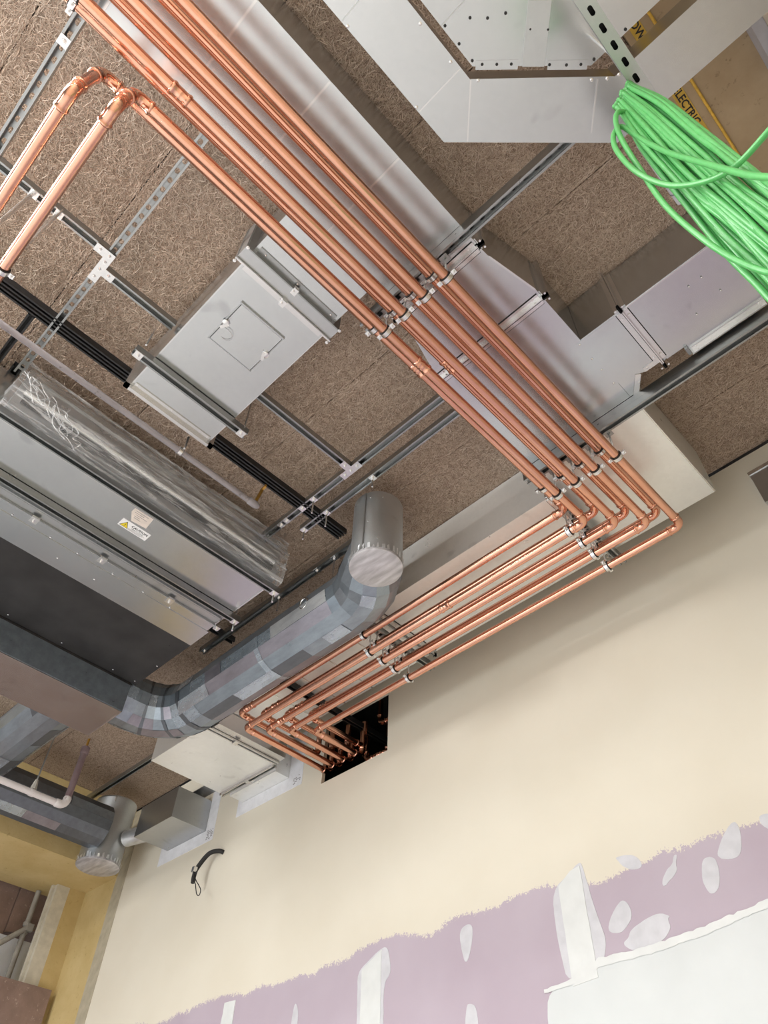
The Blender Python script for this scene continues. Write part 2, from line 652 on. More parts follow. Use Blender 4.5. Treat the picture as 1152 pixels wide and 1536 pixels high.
def jag(poly, amp, step):
    out = []
    n = len(poly)
    for i in range(n):
        a, b = poly[i], poly[(i + 1) % n]
        d = sqrt((b[0] - a[0]) ** 2 + (b[1] - a[1]) ** 2)
        k = max(1, int(d / step))
        for j in range(k):
            t = j / k
            e = amp if j else amp * .4
            out.append((a[0] + (b[0] - a[0]) * t + random.uniform(-e, e), a[1] + (b[1] - a[1]) * t + random.uniform(-e, e)))
    return out


def patch(name, poly, mat, th=.0015, amp=.004, step=.02):
    if amp > .002:                                # round the trowel marks off
        for _ in range(2):
            poly = [q_ for a, b in zip(poly, poly[1:] + poly[:1]) for q_ in ((a[0] * .75 + b[0] * .25, a[1] * .75 + b[1] * .25), (a[0] * .25 + b[0] * .75, a[1] * .25 + b[1] * .75))]
        amp *= .55
    return MB().wallprism(jag(poly, amp, step), WY - th, WY + .0005).build(name, mat, wall)


patch('skim_coat', [(-2.16, .5), (-2.155, .98), (-2.13, 1.10), (-1.99, 1.115), (-1.92, 1.15), (-1.847, 1.158), (-1.61, 1.155), (-1.36, 1.172), (-1.22, 1.192), (-1.07, 1.21), (-.45, 1.235), (-.45, .5)], 'plaster', .002, .006)
def strip(name, rows, mat, th):
    mb = MB()
    rows2 = []
    for a, b in zip(rows, rows[1:]):
        k = max(1, int(abs(b[0] - a[0]) / .018))
        for j in range(k):
            t = j / k
            rows2.append((a[0] + (b[0] - a[0]) * t, a[1] + (b[1] - a[1]) * t + random.uniform(-.003, .003), a[2] + (b[2] - a[2]) * t + random.uniform(-.004, .004)))
    for a, b in zip(rows2, rows2[1:]):
        mb.add([(a[0], WY - th, a[1]), (b[0], WY - th, b[1]), (b[0], WY - th, b[2]), (a[0], WY - th, a[2])], [(0, 1, 2, 3)])
    return mb.build(name, mat, wall)


strip('skim_edge', [(-2.15, 1.09, 1.108), (-1.99, 1.10, 1.122), (-1.85, 1.135, 1.17), (-1.6, 1.135, 1.165), (-1.36, 1.15, 1.18), (-1.05, 1.188, 1.214), (-.45, 1.21, 1.235)], 'joint_paper', .0045)
patch('joint_filler', [(-2.037, 1.50), (-2.046, 1.34), (-2.035, 1.2), (-2.022, 1.11), (-1.85, 1.11), (-1.80, 1.21), (-1.80, 1.26), (-1.828, 1.38), (-1.848, 1.56), (-1.86, 1.59), (-1.93, 1.55)], 'plaster_thin', .0018, .003)
patch('joint_tape', [(-1.997, 1.51), (-1.998, 1.09), (-1.866, 1.1), (-1.865, 1.57), (-1.92, 1.56)], 'joint_paper', .004, .0015, .05)
patch('joint_filler', [(-3.372, 1.415), (-3.36, 1.30), (-3.35, .4), (-3.15, .4), (-3.16, 1.15), (-3.165, 1.32), (-3.115, 1.36), (-3.115, 1.40), (-3.138, 1.5), (-3.20, 1.495), (-3.29, 1.455)], 'plaster_thin', .0018, .004)
patch('joint_tape', [(-3.335, 1.42), (-3.332, .4), (-3.18, .4), (-3.185, 1.49)], 'joint_paper', .004, .0015, .05)
patch('joint_filler', [(-4.64, 1.48), (-4.634, .4), (-4.45, .4), (-4.465, 1.48)], 'plaster_thin', .0018, .003)
patch('joint_tape', [(-4.60, 1.485), (-4.60, .4), (-4.48, .4), (-4.485, 1.48)], 'joint_paper', .004, .0015, .05)
for p in ([(-2.607, 1.471), (-2.548, 1.478), (-2.533, 1.441), (-2.56, 1.341), (-2.595, 1.296), (-2.615, 1.365), (-2.625, 1.435)],
          [(-2.605, 1.125), (-2.578, 1.129), (-2.539, 1.108), (-2.538, .98), (-2.625, .98)],
          [(-3.89, 1.37), (-3.85, 1.312), (-3.857, 1.20), (-3.909, 1.20), (-3.905, 1.307)],
          [(-1.672, 1.553), (-1.592, 1.544), (-1.555, 1.512), (-1.548, 1.474), (-1.596, 1.472), (-1.643, 1.501), (-1.664, 1.538)],
          [(-1.396, 1.48), (-1.374, 1.479), (-1.395, 1.445), (-1.393, 1.415), (-1.435, 1.388), (-1.477, 1.365), (-1.476, 1.394), (-1.445, 1.43), (-1.406, 1.448)],
          [(-1.268, 1.433), (-1.222, 1.424), (-1.215, 1.384), (-1.231, 1.313), (-1.264, 1.286), (-1.288, 1.292), (-1.301, 1.342), (-1.289, 1.395)],
          [(-1.1, 1.535), (-1.083, 1.524), (-1.081, 1.479), (-1.108, 1.396), (-1.165, 1.393), (-1.21, 1.416), (-1.191, 1.454), (-1.141, 1.508)],
          [(-1.694, 1.368), (-1.661, 1.36), (-1.645, 1.298), (-1.681, 1.26), (-1.721, 1.241), (-1.76, 1.25), (-1.779, 1.268), (-1.756, 1.315)],
          [(-1.528, 1.279), (-1.476, 1.252), (-1.493, 1.247), (-1.487, 1.205), (-1.538, 1.168), (-1.605, 1.165), (-1.679, 1.159), (-1.725, 1.2), (-1.687, 1.215), (-1.675, 1.24), (-1.612, 1.262)],
          [(-.988, 1.528), (-.93, 1.516), (-.94, 1.438), (-.992, 1.48)],
          [(-5.02, 1.43), (-4.99, 1.40), (-5.03, 1.30), (-5.07, 1.32)]):
    patch('filler_patch', p, 'plaster_thin', .0016, .003)

# left end: trim strip, yellow boarding, lintel and window reveal
struct(MB().box(-6.61, -6.443, WY - .004, WY + .1, -OZ, CE - .02).build('trim_2', 'trim'))
struct(MB().box(LX, -6.61, WY, WY + .1, -OZ, CE - .02).build('wall_left_return', 'yellow_board'))
lw = MB()
lw.box(LX - .35, -6.60, -3.0, WY - .0005, 2.827, CE - .001)
wll = struct(lw.build('wall_left', 'yellow_board'))
win = struct(MB().box(LX - .35, LX, 3.02, WY + .1, -OZ, 2.826).build('window_1', 'yellow_board'))
MB().box(LX - .12, LX - .004, 2.894, 3.02, -OZ, 2.826).build('window_frame', 'frame_pale', win)
MB().box(LX - .09, LX - .05, 2.872, 2.893, -OZ, 2.826).build('window_bead', 'frame_pale', win)

# outside the left window
for i, (a, b, z0, x) in enumerate(((2.50, 2.727, 2.25, -7.62), (2.735, 3.10, 2.45, -7.60), (2.24, 2.49, 2.1, -7.64), (1.98, 2.23, 2.0, -7.63))):
    lb = ('broad weathered board nearest the window frame outside', 'weathered board second from the window frame outside', 'weathered board third from the window frame outside', 'weathered board farthest from the window frame outside')[(1, 0, 2, 3)[i]]
    tag(MB().wallprism([(0, 0)] * 0 or [(a, z0 + (.12 if i != 1 else .02)), (b, z0 + .12), (b, 3.4), (a, 3.4)], 0, .035).build('weathered_board', 'old_wood'), lb, 'board', 'boards outside the window')
    o = bpy.data.objects[-1] if False else COL.objects[-1]
    # outline was drawn in y,z: turn it so that it stands along the window
    o.data.transform(Matrix.Rotation(pi / 2, 4, 'Z'))
    o.location = (x, (a + b) / 2, z0 + OZ + .02)
tag(MB().box(-7.56, -7.53, 1.6, 3.10, 1.2, 2.43).build('white_panel', 'white_panel'), 'white sheet panel standing outside the window', 'panel')
sc_ = thing('scaffold_standard', 'cement splashed scaffold tubes joined by a coupler outside the window', 'scaffold', (-7.44, 2.85, .6))
MB().cyl((-7.44, 2.85, .6), (-7.44, 2.85, 2.82), .024, 14).build('standard_tube', 'scaffold', sc_, 40)
MB().cyl((-7.42, 2.86, 2.50), (-7.42, 1.9, 1.62), .024, 14).build('brace_tube', 'scaffold', sc_, 40)
for z in (2.47, 2.53, 2.03):
    MB().ring((-7.44, 2.85, z), (0, 0, 1), .02, .034, .03, 14).build('coupler_band', 'scaffold', sc_, 40)
cpl = MB().obox((-7.41, 2.87, 2.5), (1, 0, 0), (0, 1, 0), (0, 0, 1), .022, .03, .03).build('coupler', 'scaffold', sc_, 40)
MB().cyl((-7.42, 2.89, 2.5), (-7.42, 2.95, 2.52), .008, 8).build('coupler_bolt', 'scaffold', cpl, 40)
tag(MB().box(-8.2, -8.15, -3.0, 3.3, .0, 4.2).build('added_backing', 'old_wood'), 'added dark brown sheet hiding bright sky behind the outside boards', 'added_backing')  # backing added so the bright sky stays out of the gaps
tag(MB().box(-7.12, -7.085, 1.2, 3.12, .2, 2.0).build('brown_board', 'old_wood'), 'large stained brown board leaning below the window at the left edge', 'board')


# ------------------------------------------------------------------ strut channels
def strut(label, axis, c, a0, a1, zb, slotted=False, double=False, mat='strut', w_=.041, group='steel strut channels', name='strut_channel', h=.041, par=None):
    hw, lip, t = w_ / 2, .0095, .0025
    loc = ((a0 + a1) / 2, c, zb) if axis == 'X' else (c, (a0 + a1) / 2, zb)
    th = par or thing(name, label, 'strut', loc, group)

    def bx(mb, u0, u1, b0, b1, z0, z1):
        if axis == 'X':
            mb.box(u0, u1, c + b0, c + b1, z0, z1)
        else:
            mb.box(c + b0, c + b1, u0, u1, z0, z1)
    ch = MB()
    bx(ch, a0, a1, -hw, -hw + t, zb, zb + h)
    bx(ch, a0, a1, hw - t, hw, zb, zb + h)
    bx(ch, a0, a1, -hw + t, -hw + lip, zb, zb + t)
    bx(ch, a0, a1, hw - lip, hw - t, zb, zb + t)
    bx(ch, a0, a1, -hw + lip - t, -hw + lip, zb + t, zb + .008)
    bx(ch, a0, a1, hw - lip, hw - lip + t, zb + t, zb + .008)
    if double:
        z2 = zb + h
        bx(ch, a0, a1, -hw, -hw + t, z2 + .0006, z2 + h)
        bx(ch, a0, a1, hw - t, hw, z2 + .0006, z2 + h)
        bx(ch, a0, a1, -hw + t, hw - t, z2 + h - t, z2 + h)
    if not slotted:
        bx(ch, a0, a1, -hw + t, hw - t, zb + h - t, zb + h)
    ch.build('channel', mat, th)
    if slotted:
        bk = MB()
        pitch = .054
        k = int((a1 - a0) / pitch)
        z0, z1 = zb + h - t, zb + h
        hl, hr = .0135, .0105
        for i in range(k):
            u = a0 + (i + .5) * (a1 - a0) / k
            P = (a1 - a0) / k / 2
            n = 16
            for zz, flip in ((z0, False), (z1, True)):
                vs_ = []
                for j in range(n):
                    an = 2 * pi * j / n
                    vs_.append((u + (hl - hr) * (1 if cos(an) > 0 else -1) + hr * cos(an), hr * sin(an), zz))
                for j in range(n):
                    an = 2 * pi * j / n
                    q_ = max(abs(cos(an)), abs(sin(an)))
                    vs_.append((u + P * (cos(an) / q_), (hw - t) * (sin(an) / q_), zz))
                if axis == 'X':
                    vs_ = [(x, c + y, z) for x, y, z in vs_]
                else:
                    vs_ = [(c - y, x, z) for x, y, z in vs_]
                fs = []
                for j in range(n):
                    j2 = (j + 1) % n
                    fs.append((j, j2, n + j2, n + j) if flip else (j, n + j, n + j2, j2))
                bk.add(vs_, fs)
        bk.build('slotted_back', mat, th)
    return th


def square_washer(parent, c, r=.019, name='square_washer'):
    x, y, z = c
    o = MB().box(x - r, x + r, y - r, y + r, z - .004, z).build(name, 'zinc', parent)
    hexbolt(MB(), (x, y, z - .004), (0, 0, -1), .0095, .008).build('nut', 'zinc', o)
    return o


GZ = 3.25          # ceiling grid
# trapeze rails that carry the pipes
T0 = strut('slotted strut rail crossing the pipe bundle at the top left corner', 'X', -.516, -1.78, .2, 3.0, True)
square_washer(T0, (-1.165, -.516, 3.0))
square_washer(T0, (-1.70, -.516, 3.0))
T1 = strut('double strut rail from the pipe clamps to behind the flat mitred duct', 'X', .9765, -1.19, .45, 3.0, True, True)
T2 = strut('long double strut rail running past the branch duct to the right edge', 'X', 2.172, -1.20, .62, 3.0, False, True)
B1 = strut('short strut rail under the wall duct next to the pipe corner', 'Y', -1.158, 2.325, 3.02, 3.0)
B2 = strut('short strut rail under the wall duct beside the wrapped round duct', 'Y', -2.608, 2.33, 3.015, 3.0)
# ceiling grid
A0 = strut('ceiling strut with two threaded rods behind the turned off pipes', 'Y', -1.862, -1.3, .02, GZ)
square_washer(A0, (-1.862, -.243, GZ))
square_washer(A0, (-1.862, -.362, GZ))
S1 = strut('slotted ceiling strut running from the copper pipes to the plastic wrap', 'X', .014, -2.74, -1.0, GZ, True)
S2 = strut('ceiling strut between the slotted strut and the hatch duct', 'Y', -1.95, .035, .42, GZ)
S3 = strut('ceiling strut between the hatch duct and the tee plate', 'Y', -1.95, .92, 1.59, GZ)
S4 = strut('ceiling strut ending at the tee plate above the vertical duct', 'X', 1.614, -2.72, -1.22, GZ)
S5 = strut('ceiling strut passing just behind the vertical capped duct', 'X', 1.735, -2.5, -1.22, GZ)
S6 = strut('ceiling strut behind the air handler end and the round duct', 'X', 2.02, -3.9, -2.35, GZ)
S7 = strut('ceiling strut at the lower left beside the wall duct end', 'X', 2.59, -6.4, -5.2, GZ)
for st, pts in ((S4, ((-2.26, 1.614), (-2.36, 1.614), (-2.50, 1.614), (-2.55, 1.614))), (S5, ((-2.28, 1.735), (-2.48, 1.735), (-1.90, 1.735))), (S6, ((-3.05, 2.02), (-3.86, 2.02), (-2.68, 2.02), (-2.52, 2.02)))):
    for (x, y) in pts:
        wz = square_washer(st, (x, y, GZ), .018)
for x, y, z1, lb in ((-2.26, 1.614, 3.13, 'short rod stub below the ceiling strut near the black strut crossing'), (-1.90, 1.735, 3.17, 'short rod between ceiling strut and the capped vertical duct'), (-2.48, 1.735, 3.17, 'short rod stub at the cut end of the ceiling strut'),
                     (-3.05, 2.02, 3.14, 'thin rod hanging from ceiling strut towards the round duct'), (-2.52, 2.02, 3.0, 'thin rod hanging beside the square washer above the round duct'), (-2.28, 1.735, 3.13, 'rod stub behind the black strut end')):
    tag(MB().cyl((x, y, z1), (x, y, GZ), .005, 8).build('threaded_rod', 'zinc', None, 40), lb, 'rod', 'short hanger rods')
# black struts
strut('black strut nearer the hatch duct, right one of the pair', 'Y', -2.333, -1.0, 1.93, GZ, mat='strut_dark', w_=.030)
strut('black strut nearer the grey pipe, left one of the pair', 'Y', -2.377, -1.0, 1.93, GZ + .004, mat='strut_dark', w_=.030)
strut('black cross strut running off the left edge above the grey pipe', 'X', -.092, -3.4, -2.395, GZ, mat='strut_dark', w_=.034)
strut('black strut stub behind the plastic wrapped casing', 'X', -.002, -3.2, -2.75, GZ + .045, mat='strut_dark', w_=.05)
strut('short black strut stub between air handler and round duct', 'Y', -3.69, 1.93, 2.13, GZ + .042, mat='strut_dark', w_=.036)
strut('short black strut piece above the small wall duct', 'X', 3.07, -5.54, -5.36, CE - .042, mat='strut_dark', w_=.04)


def tee_plate(label, x, y, z, arms):
    t = thing('tee_plate', label, 'bracket', (x, y, z), 'bolted strut plates')
    mb = MB()
    bo = MB()
    mb.box(x - .021, x + .021, y - .021, y + .021, z - .005, z)
    hexbolt(bo, (x, y, z - .005), (0, 0, -1))
    for (dx, dy) in arms:
        cx, cy = x + dx * .047, y + dy * .047
        mb.box(min(x + dx * .021, x + dx * .072) - (.021 if dx == 0 else 0), max(x + dx * .021, x + dx * .072) + (.021 if dx == 0 else 0),
               min(y + dy * .021, y + dy * .072) - (.021 if dy == 0 else 0), max(y + dy * .021, y + dy * .072) + (.021 if dy == 0 else 0), z - .005, z)
        hexbolt(bo, (cx, cy, z - .005), (0, 0, -1))
    mb.build('plate', 'flange', t)
    bo.build('bolts', 'zinc', t, 30)
    return t


tee_plate('tee plate bolted over the slotted strut end at the left', -1.95, .014, GZ, ((1, 0), (-1, 0), (0, 1)))
tee_plate('tee plate bolted over the strut junction above the capped duct', -1.95, 1.614, GZ, ((1, 0), (-1, 0), (0, -1)))
tee_plate('bolted plate where the upper left rail meets the slotted strut', -1.862, .014, GZ - .006, ((0, -1),))
tee_plate('bolted plate at the left edge where two rails meet', -1.70, -.60, 2.996, ((0, -1), (0, 1)))


# ------------------------------------------------------------------ hangers
def rod(label, x, y, z0, z1, r=.005, group='threaded rods', mat='zinc'):
    return tag(MB().cyl((x, y, z0), (x, y, z1), r, 8).build('threaded_rod', mat, None, 40), label, 'rod', group)


PR = .021


def hanger(label, p, axis, ztop, group='rubber lined pipe clamps', washer=True):
    x, y, z = p
    t = thing('pipe_clamp', label, 'clamp', (x, y, z - PR - .008), group)
    ax = (0, 1, 0) if axis == 'Y' else (1, 0, 0)
    lat = Vector((1, 0, 0)) if axis == 'Y' else Vector((0, 1, 0))
    MB().ring(p, ax, PR + .0002, PR + .005, .026, 26).build('rubber_liner', 'rubber', t, 40)
    MB().ring(p, ax, PR + .005, PR + .0075, .019, 26).build('band', 'zinc', t, 40)
    for s_ in (-1, 1):
        e = Vector(p) + lat * (s_ * (PR + .0155))
        ear = MB().obox(e, lat, ax, (0, 0, 1), .0095, .0095, .0045).build('ear', 'zinc', t)
        b = MB()
        hexbolt(b, e - Vector((0, 0, .0045)), (0, 0, -1), .0062, .005)
        hexbolt(b, e + Vector((0, 0, .0045)), (0, 0, 1), .0062, .005)
        b.build('bolt', 'zinc', ear, 30)
    MB().cyl((x, y, z + PR + .004), (x, y, z + PR + .024), .009, 6).build('rod_boss', 'zinc', t, 40)
    r_ = MB().cyl((x, y, z + PR + .02), (x, y, ztop), .0048, 8).build('rod', 'zinc', t, 40)
    if washer:
        w2 = MB()
        w2.box(x - .019, x + .019, y - .019, y + .019, ztop - .004, ztop)
        hexbolt(w2, (x, y, ztop - .004), (0, 0, -1), .009, .008)
        w2.build('square_washer', 'strut', t)
    return t


# ------------------------------------------------------------------ copper pipes
def arc(c, d0, d1, R, n=9):
    # path round corner c, arriving along d0 and leaving along d1 (unit, perpendicular)
    c, d0, d1 = Vector(c), Vector(d0), Vector(d1)
    o = c - d0 * R + d1 * R
    return [o + (-d1 * cos(a) + d0 * sin(a)) * R for a in [pi / 2 * i / (n - 1) for i in range(n)]]


def elbow(parent, c, d0, d1, r=PR, R=.042, sock=.034, name='elbow'):
    c, d0, d1 = Vector(c), Vector(d0).normalized(), Vector(d1).normalized()
    a = arc(c, d0, d1, R)
    pre = [c - d0 * (R + s_) for s_ in (sock, sock - .002, sock - .006, sock - .010, sock - .012, .002)]
    post = [c + d1 * (R + s_) for s_ in (.002, sock - .012, sock - .010, sock - .006, sock - .002, sock)]
    rb = r * 1.09
    bead = r * 1.24
    rad = [rb, bead * .96, bead, bead * .97, rb, rb] + [rb] * len(a) + [rb, rb, bead * .97, bead, bead * .96, rb]
    return MB().sweep(pre + a + post, rad, 18).build(name, 'copper_fit', parent, 50)


def coupling(parent, c, d, r=PR, L=.075):
    c, d = Vector(c), Vector(d).normalized()
    st = [(-.5, 1.08), (-.47, 1.2), (-.40, 1.24), (-.33, 1.2), (-.3, 1.09), (-.05, 1.09), (-.02, 1.13), (.02, 1.13), (.05, 1.09), (.3, 1.09), (.33, 1.2), (.40, 1.24), (.47, 1.2), (.5, 1.08)]
    return MB().sweep([c + d * (L * a) for a, b in st], [r * b for a, b in st], 18).build('coupling', 'copper_fit', parent, 50)


def pipe_run(label, pts, group, coups=()):
    t = thing('copper_pipe', label, 'pipe', pts[0], group)
    V = [Vector(p) for p in pts]
    for i in range(len(V) - 1):
        d = (V[i + 1] - V[i]).normalized()
        a = V[i] + (d * .04 if i else Vector())
        b = V[i + 1] - (d * .04 if i < len(V) - 2 else Vector())
        MB().cyl(a, b, PR, 20).build('pipe_length', 'copper', t, 50)
        if i < len(V) - 2:
            elbow(t, V[i + 1], d, V[i + 2] - V[i + 1])
    for (c, d) in coups:
        coupling(t, c, d)
    return t


ZL, ZU = 2.81, 2.90
LXs = [-1.054, -.9455, -.833, -.719]
LYs = [2.44, 2.552, 2.66, 2.785]
UXs = [-1.114, -1.001, -.894, -.782]
UYs = [2.376, 2.492, 2.608, 2.72]
FXs = [-3.815, -3.72, -3.607, -3.487]
Y0 = -1.1
ordn = ['leftmost', 'third from right', 'second from right', 'rightmost']
cL = {0: [((LXs[0], 1.21, ZL - 0), (0, 1, 0)), ((-2.0, LYs[0], ZL), (1, 0, 0))], 1: [((LXs[1], -.125, ZL), (0, 1, 0)), ((-3.55, LYs[1], ZL), (1, 0, 0))], 2: [], 3: []}
cU = {0: [((UXs[0], 1.25, ZU), (0, 1, 0)), ((-3.70, UYs[0], ZU), (1, 0, 0))], 1: [((UXs[1], 1.33, ZU), (0, 1, 0)), ((-3.56, UYs[1], ZU), (1, 0, 0))], 2: [((-3.45, UYs[2], ZU), (1, 0, 0))], 3: [((-3.33, UYs[3], ZU), (1, 0, 0))]}
for i in range(4):
    end = [(LXs[i], LYs[i], ZL), (FXs[i], LYs[i], ZL), (FXs[i], 3.235, ZL), (FXs[i], 3.235, ZL + .20)]
    if i:
        pts = [(LXs[i], Y0, ZL)] + end
    else:
        pts = [(-3.2, -.241, 2.62), (LXs[0], -.241, 2.62), (LXs[0], -.241, ZL)] + end
    pipe_run('lower row copper pipe, %s of four%s' % (ordn[i], ', dropping then leaving at left edge' if i == 0 else ', turning along the wall'), pts, 'lower row of copper pipes', cL[i])
    end = [(UXs[i], UYs[i], ZU), (FXs[i] - .004, UYs[i], ZU), (FXs[i] - .004, 3.10 + .05 * i, ZU), (FXs[i] - .004, 3.10 + .05 * i, ZU + .2)]
    if i:
        pts = [(UXs[i], Y0, ZU)] + end
    else:
        pts = [(-3.2, -.362, 2.61), (UXs[0], -.362, 2.61), (UXs[0], -.362, ZU)] + end
    pipe_run('upper row copper pipe, %s of four, half hidden above lower row' % ordn[i], pts, 'upper row of copper pipes', cU[i])
    # clamps
    for nm, yy, zt in (('by the flat mitred duct', .99, 3.0), ('before the corner by the wall duct', 2.197, 3.0)):
        hanger('clamp on the %s lower pipe %s' % (ordn[i], nm), (LXs[i], yy, ZL), 'Y', zt)
        hanger('clamp on the %s upper pipe %s' % (ordn[i], nm), (UXs[i], yy - .015, ZU), 'Y', zt)
    if i:
        hanger('clamp on the %s lower pipe at the top left corner' % ordn[i], (LXs[i], -.516, ZL), 'Y', 3.0)
        hanger('clamp on the %s upper pipe at the top left corner' % ordn[i], (UXs[i], -.53, ZU), 'Y', 3.0)
    for nm, xx in (('just past the pipe corner', -1.158), ('beside the round duct', -2.61)):
        hanger('clamp %s on lower pipe %s' % (nm, ('farthest from wall', 'third from wall', 'second from wall', 'nearest the wall')[i]), (xx, LYs[i], ZL), 'X', 3.0)
        if i == 0 and xx > -2:
            continue
        hanger('clamp %s on upper pipe %s' % (nm, ('farthest from wall', 'third from wall', 'second from wall', 'nearest the wall')[i]), (xx + .006, UYs[i], ZU), 'X', 3.0)
hanger('clamp on the turned off copper pipe at the left edge', (-1.835, -.241, 2.62), 'X', GZ, washer=False)
hanger('clamp on the farther turned off copper pipe past the left edge', (-1.862, -.362, 2.61), 'X', GZ, washer=False)

# pipes inside the wall opening
pipe_run('short copper riser pipe deep inside the wall opening at left', [(-3.55, 3.55, 3.3), (-3.55, 3.55, 2.98), (-3.30, 3.55, 2.98), (-3.30, 3.9, 2.98)], 'pipes inside the wall opening', [((-3.44, 3.55, 2.98), (1, 0, 0))])
pipe_run('copper pipe crossing the wall opening behind the black rail', [(-3.62, 3.40, 3.10), (-3.62, 3.40, 2.9), (-3.41, 3.40, 2.9), (-3.41, 3.85, 2.9)], 'pipes inside the wall opening', [((-3.52, 3.40, 2.9), (1, 0, 0))])
pipe_run('copper pipe with insulated band at the right of the opening', [(-3.42, 3.34, 3.3), (-3.42, 3.34, 3.10), (-3.2, 3.34, 3.10), (-3.2, 3.9, 3.10)], 'pipes inside the wall opening', [((-3.24, 3.42, 3.10), (0, 1, 0))])
strut('black rail crossing over the pipes at the wall opening', 'Y', -3.50, 2.40, 3.75, 3.04, mat='strut_dark', w_=.041)
strut('lower black rail inside the wall opening', 'Y', -3.29, 3.30, 4.0, 2.86, mat='strut', w_=.02, h=.02)
strut('lowest thin rail inside the wall opening', 'Y', -3.42, 3.30, 4.0, 2.80, mat='strut', w_=.015, h=.015)
rod('thin grey rod hanging inside the wall opening', -3.20, 3.30, 3.05, 3.19, .003)

# rods on the turned off pipes
rod('rod from ceiling strut to the nearer turned off pipe', -1.862, -.248, 2.66, GZ, .0075)
rod('rod from ceiling strut to the farther turned off pipe', -1.862, -.367, 2.64, GZ, .0075)


# ------------------------------------------------------------------ ducts
def duct_flange(parent, axis, pos, a0, a1, z0, z1, depth=.03, wd=.022, mat='flange', corner=True, sides='blr'):
    """angle-iron frame round a duct end; axis = direction of the duct; a0..a1 the other plan axis"""
    mb = MB()

    def bx(p0, p1, b0, b1, c0, c1):
        if axis == 'X':
            mb.box(p0, p1, b0, b1, c0, c1)
        else:
            mb.box(b0, b1, p0, p1, c0, c1)

    for s_ in (-1, 1):
        p0, p1 = (pos - .006, pos - .001) if s_ < 0 else (pos + .001, pos + .006)
        bx(p0, p1, a0 - depth, a1 + depth, z0 - depth, z0)
        if 'l' in sides:
            bx(p0, p1, a0 - depth, a0, z0 - depth, z1)
        if 'r' in sides:
            bx(p0, p1, a1, a1 + depth, z0 - depth, z1)
        q0, q1 = (pos - .006 - wd, pos - .006) if s_ < 0 else (pos + .006, pos + .006 + wd)
        bx(q0, q1, a0 + .01, a1 - .01, z0 - .006, z0)
        if 'l' in sides:
            bx(q0, q1, a0 - .005, a0, z0 + .01, z1)
        if 'r' in sides:
            bx(q0, q1, a1, a1 + .005, z0 + .01, z1)
    fl = mb.build('flange', mat, parent)
    gk = MB()  # gasket, plus dark strips painting shade along the flange overlaps
    mb = gk
    bx(pos - .0009, pos + .0009, a0 - depth + .001, a1 + depth - .001, z0 - depth - .0012, z0)
    bx(pos - .006 - wd - .004, pos - .006 - wd, a0 + .01, a1 - .01, z0 - .0015, z0)
    bx(pos + .006 + wd, pos + .006 + wd + .004, a0 + .01, a1 - .01, z0 - .0015, z0)
    gk.build('gasket_shade_strips', 'rubber', fl, None, 'stuff')
    bo = MB()
    for b in (a0 + .04, a1 - .04, a0 - depth + .008, a1 + depth - .008):
        for s_ in (-1, 1):
            zc = z0 - .006 if a0 < b < a1 else z0 - depth + .01
            pc = pos + s_ * (.006 + wd / 2)
            c = (pc, b, zc) if axis == 'X' else (b, pc, zc)
            bo.sweep([c, (c[0], c[1], c[2] - .006)], .005, 8)
    bo.build('bolts', 'zinc', fl, 40, 'stuff')
    return fl


def rib(parent, p, q_, z, wd=.006, h=.003, mat='flange', name='seam'):
    p, q_ = Vector((p[0], p[1], z - h / 2)), Vector((q_[0], q_[1], z - h / 2))
    d = (q_ - p)
    u = d.normalized()
    return MB().obox((p + q_) / 2, u, (-u.y, u.x, 0), (0, 0, 1), d.length / 2, wd / 2, h / 2).build(name, mat, parent)


def rivets(parent, pts, z, r=.005, mat='zinc', name='rivets'):
    mb = MB()
    for x, y in pts:
        mb.sweep([(x, y, z + .001), (x, y, z - .002), (x, y, z - .004)], [r, r, r * .4], 8)
    return mb.build(name, mat, parent, 30, kind='stuff')


DZ, DT = 3.085, 3.44

d1 = thing('sheet_metal_duct', 'long silver duct running above the copper pipe bundle', 'duct', (-.83, 0, DZ), 'rectangular ducts')
MB().box(-1.06, -.601, -1.6, 1.06, DZ, DT).build('body', 'galv', d1)
for yy in (-.835, -.48, -.123, .225, .592):
    rib(d1, (-1.055, yy), (-.603, yy), DZ, .009, .003)
duct_flange(d1, 'Y', 1.07, -1.06, -.601, DZ, DT)

d2 = thing('sheet_metal_duct', 'flared transition duct between the two strut rails', 'duct', (-.85, 1.27, DZ), 'rectangular ducts')
MB().prism([(-1.075, 1.09), (-.601, 1.09), (-.5985, 1.138), (-.5445, 1.394), (-.5445, 1.435), (-1.146, 1.435), (-1.141, 1.40), (-1.086, 1.197)], DZ, DT).build('body', 'galv', d2)
rib(d2, (-.5985, 1.138), (-.5465, 1.394), DZ, .008, .002)
duct_flange(d2, 'Y', 1.442, -1.146, -.5445, DZ, DT)

d3 = thing('sheet_metal_duct', 'wide silver duct with the branch take-off behind the pipes', 'duct', (-.85, 1.8, DZ), 'rectangular ducts')
MB().box(-1.148, -.5445, 1.449, 2.205, DZ, DT).build('body', 'galv', d3)
duct_flange(d3, 'Y', 2.215, -1.148, -.5445, DZ, DT, .02)

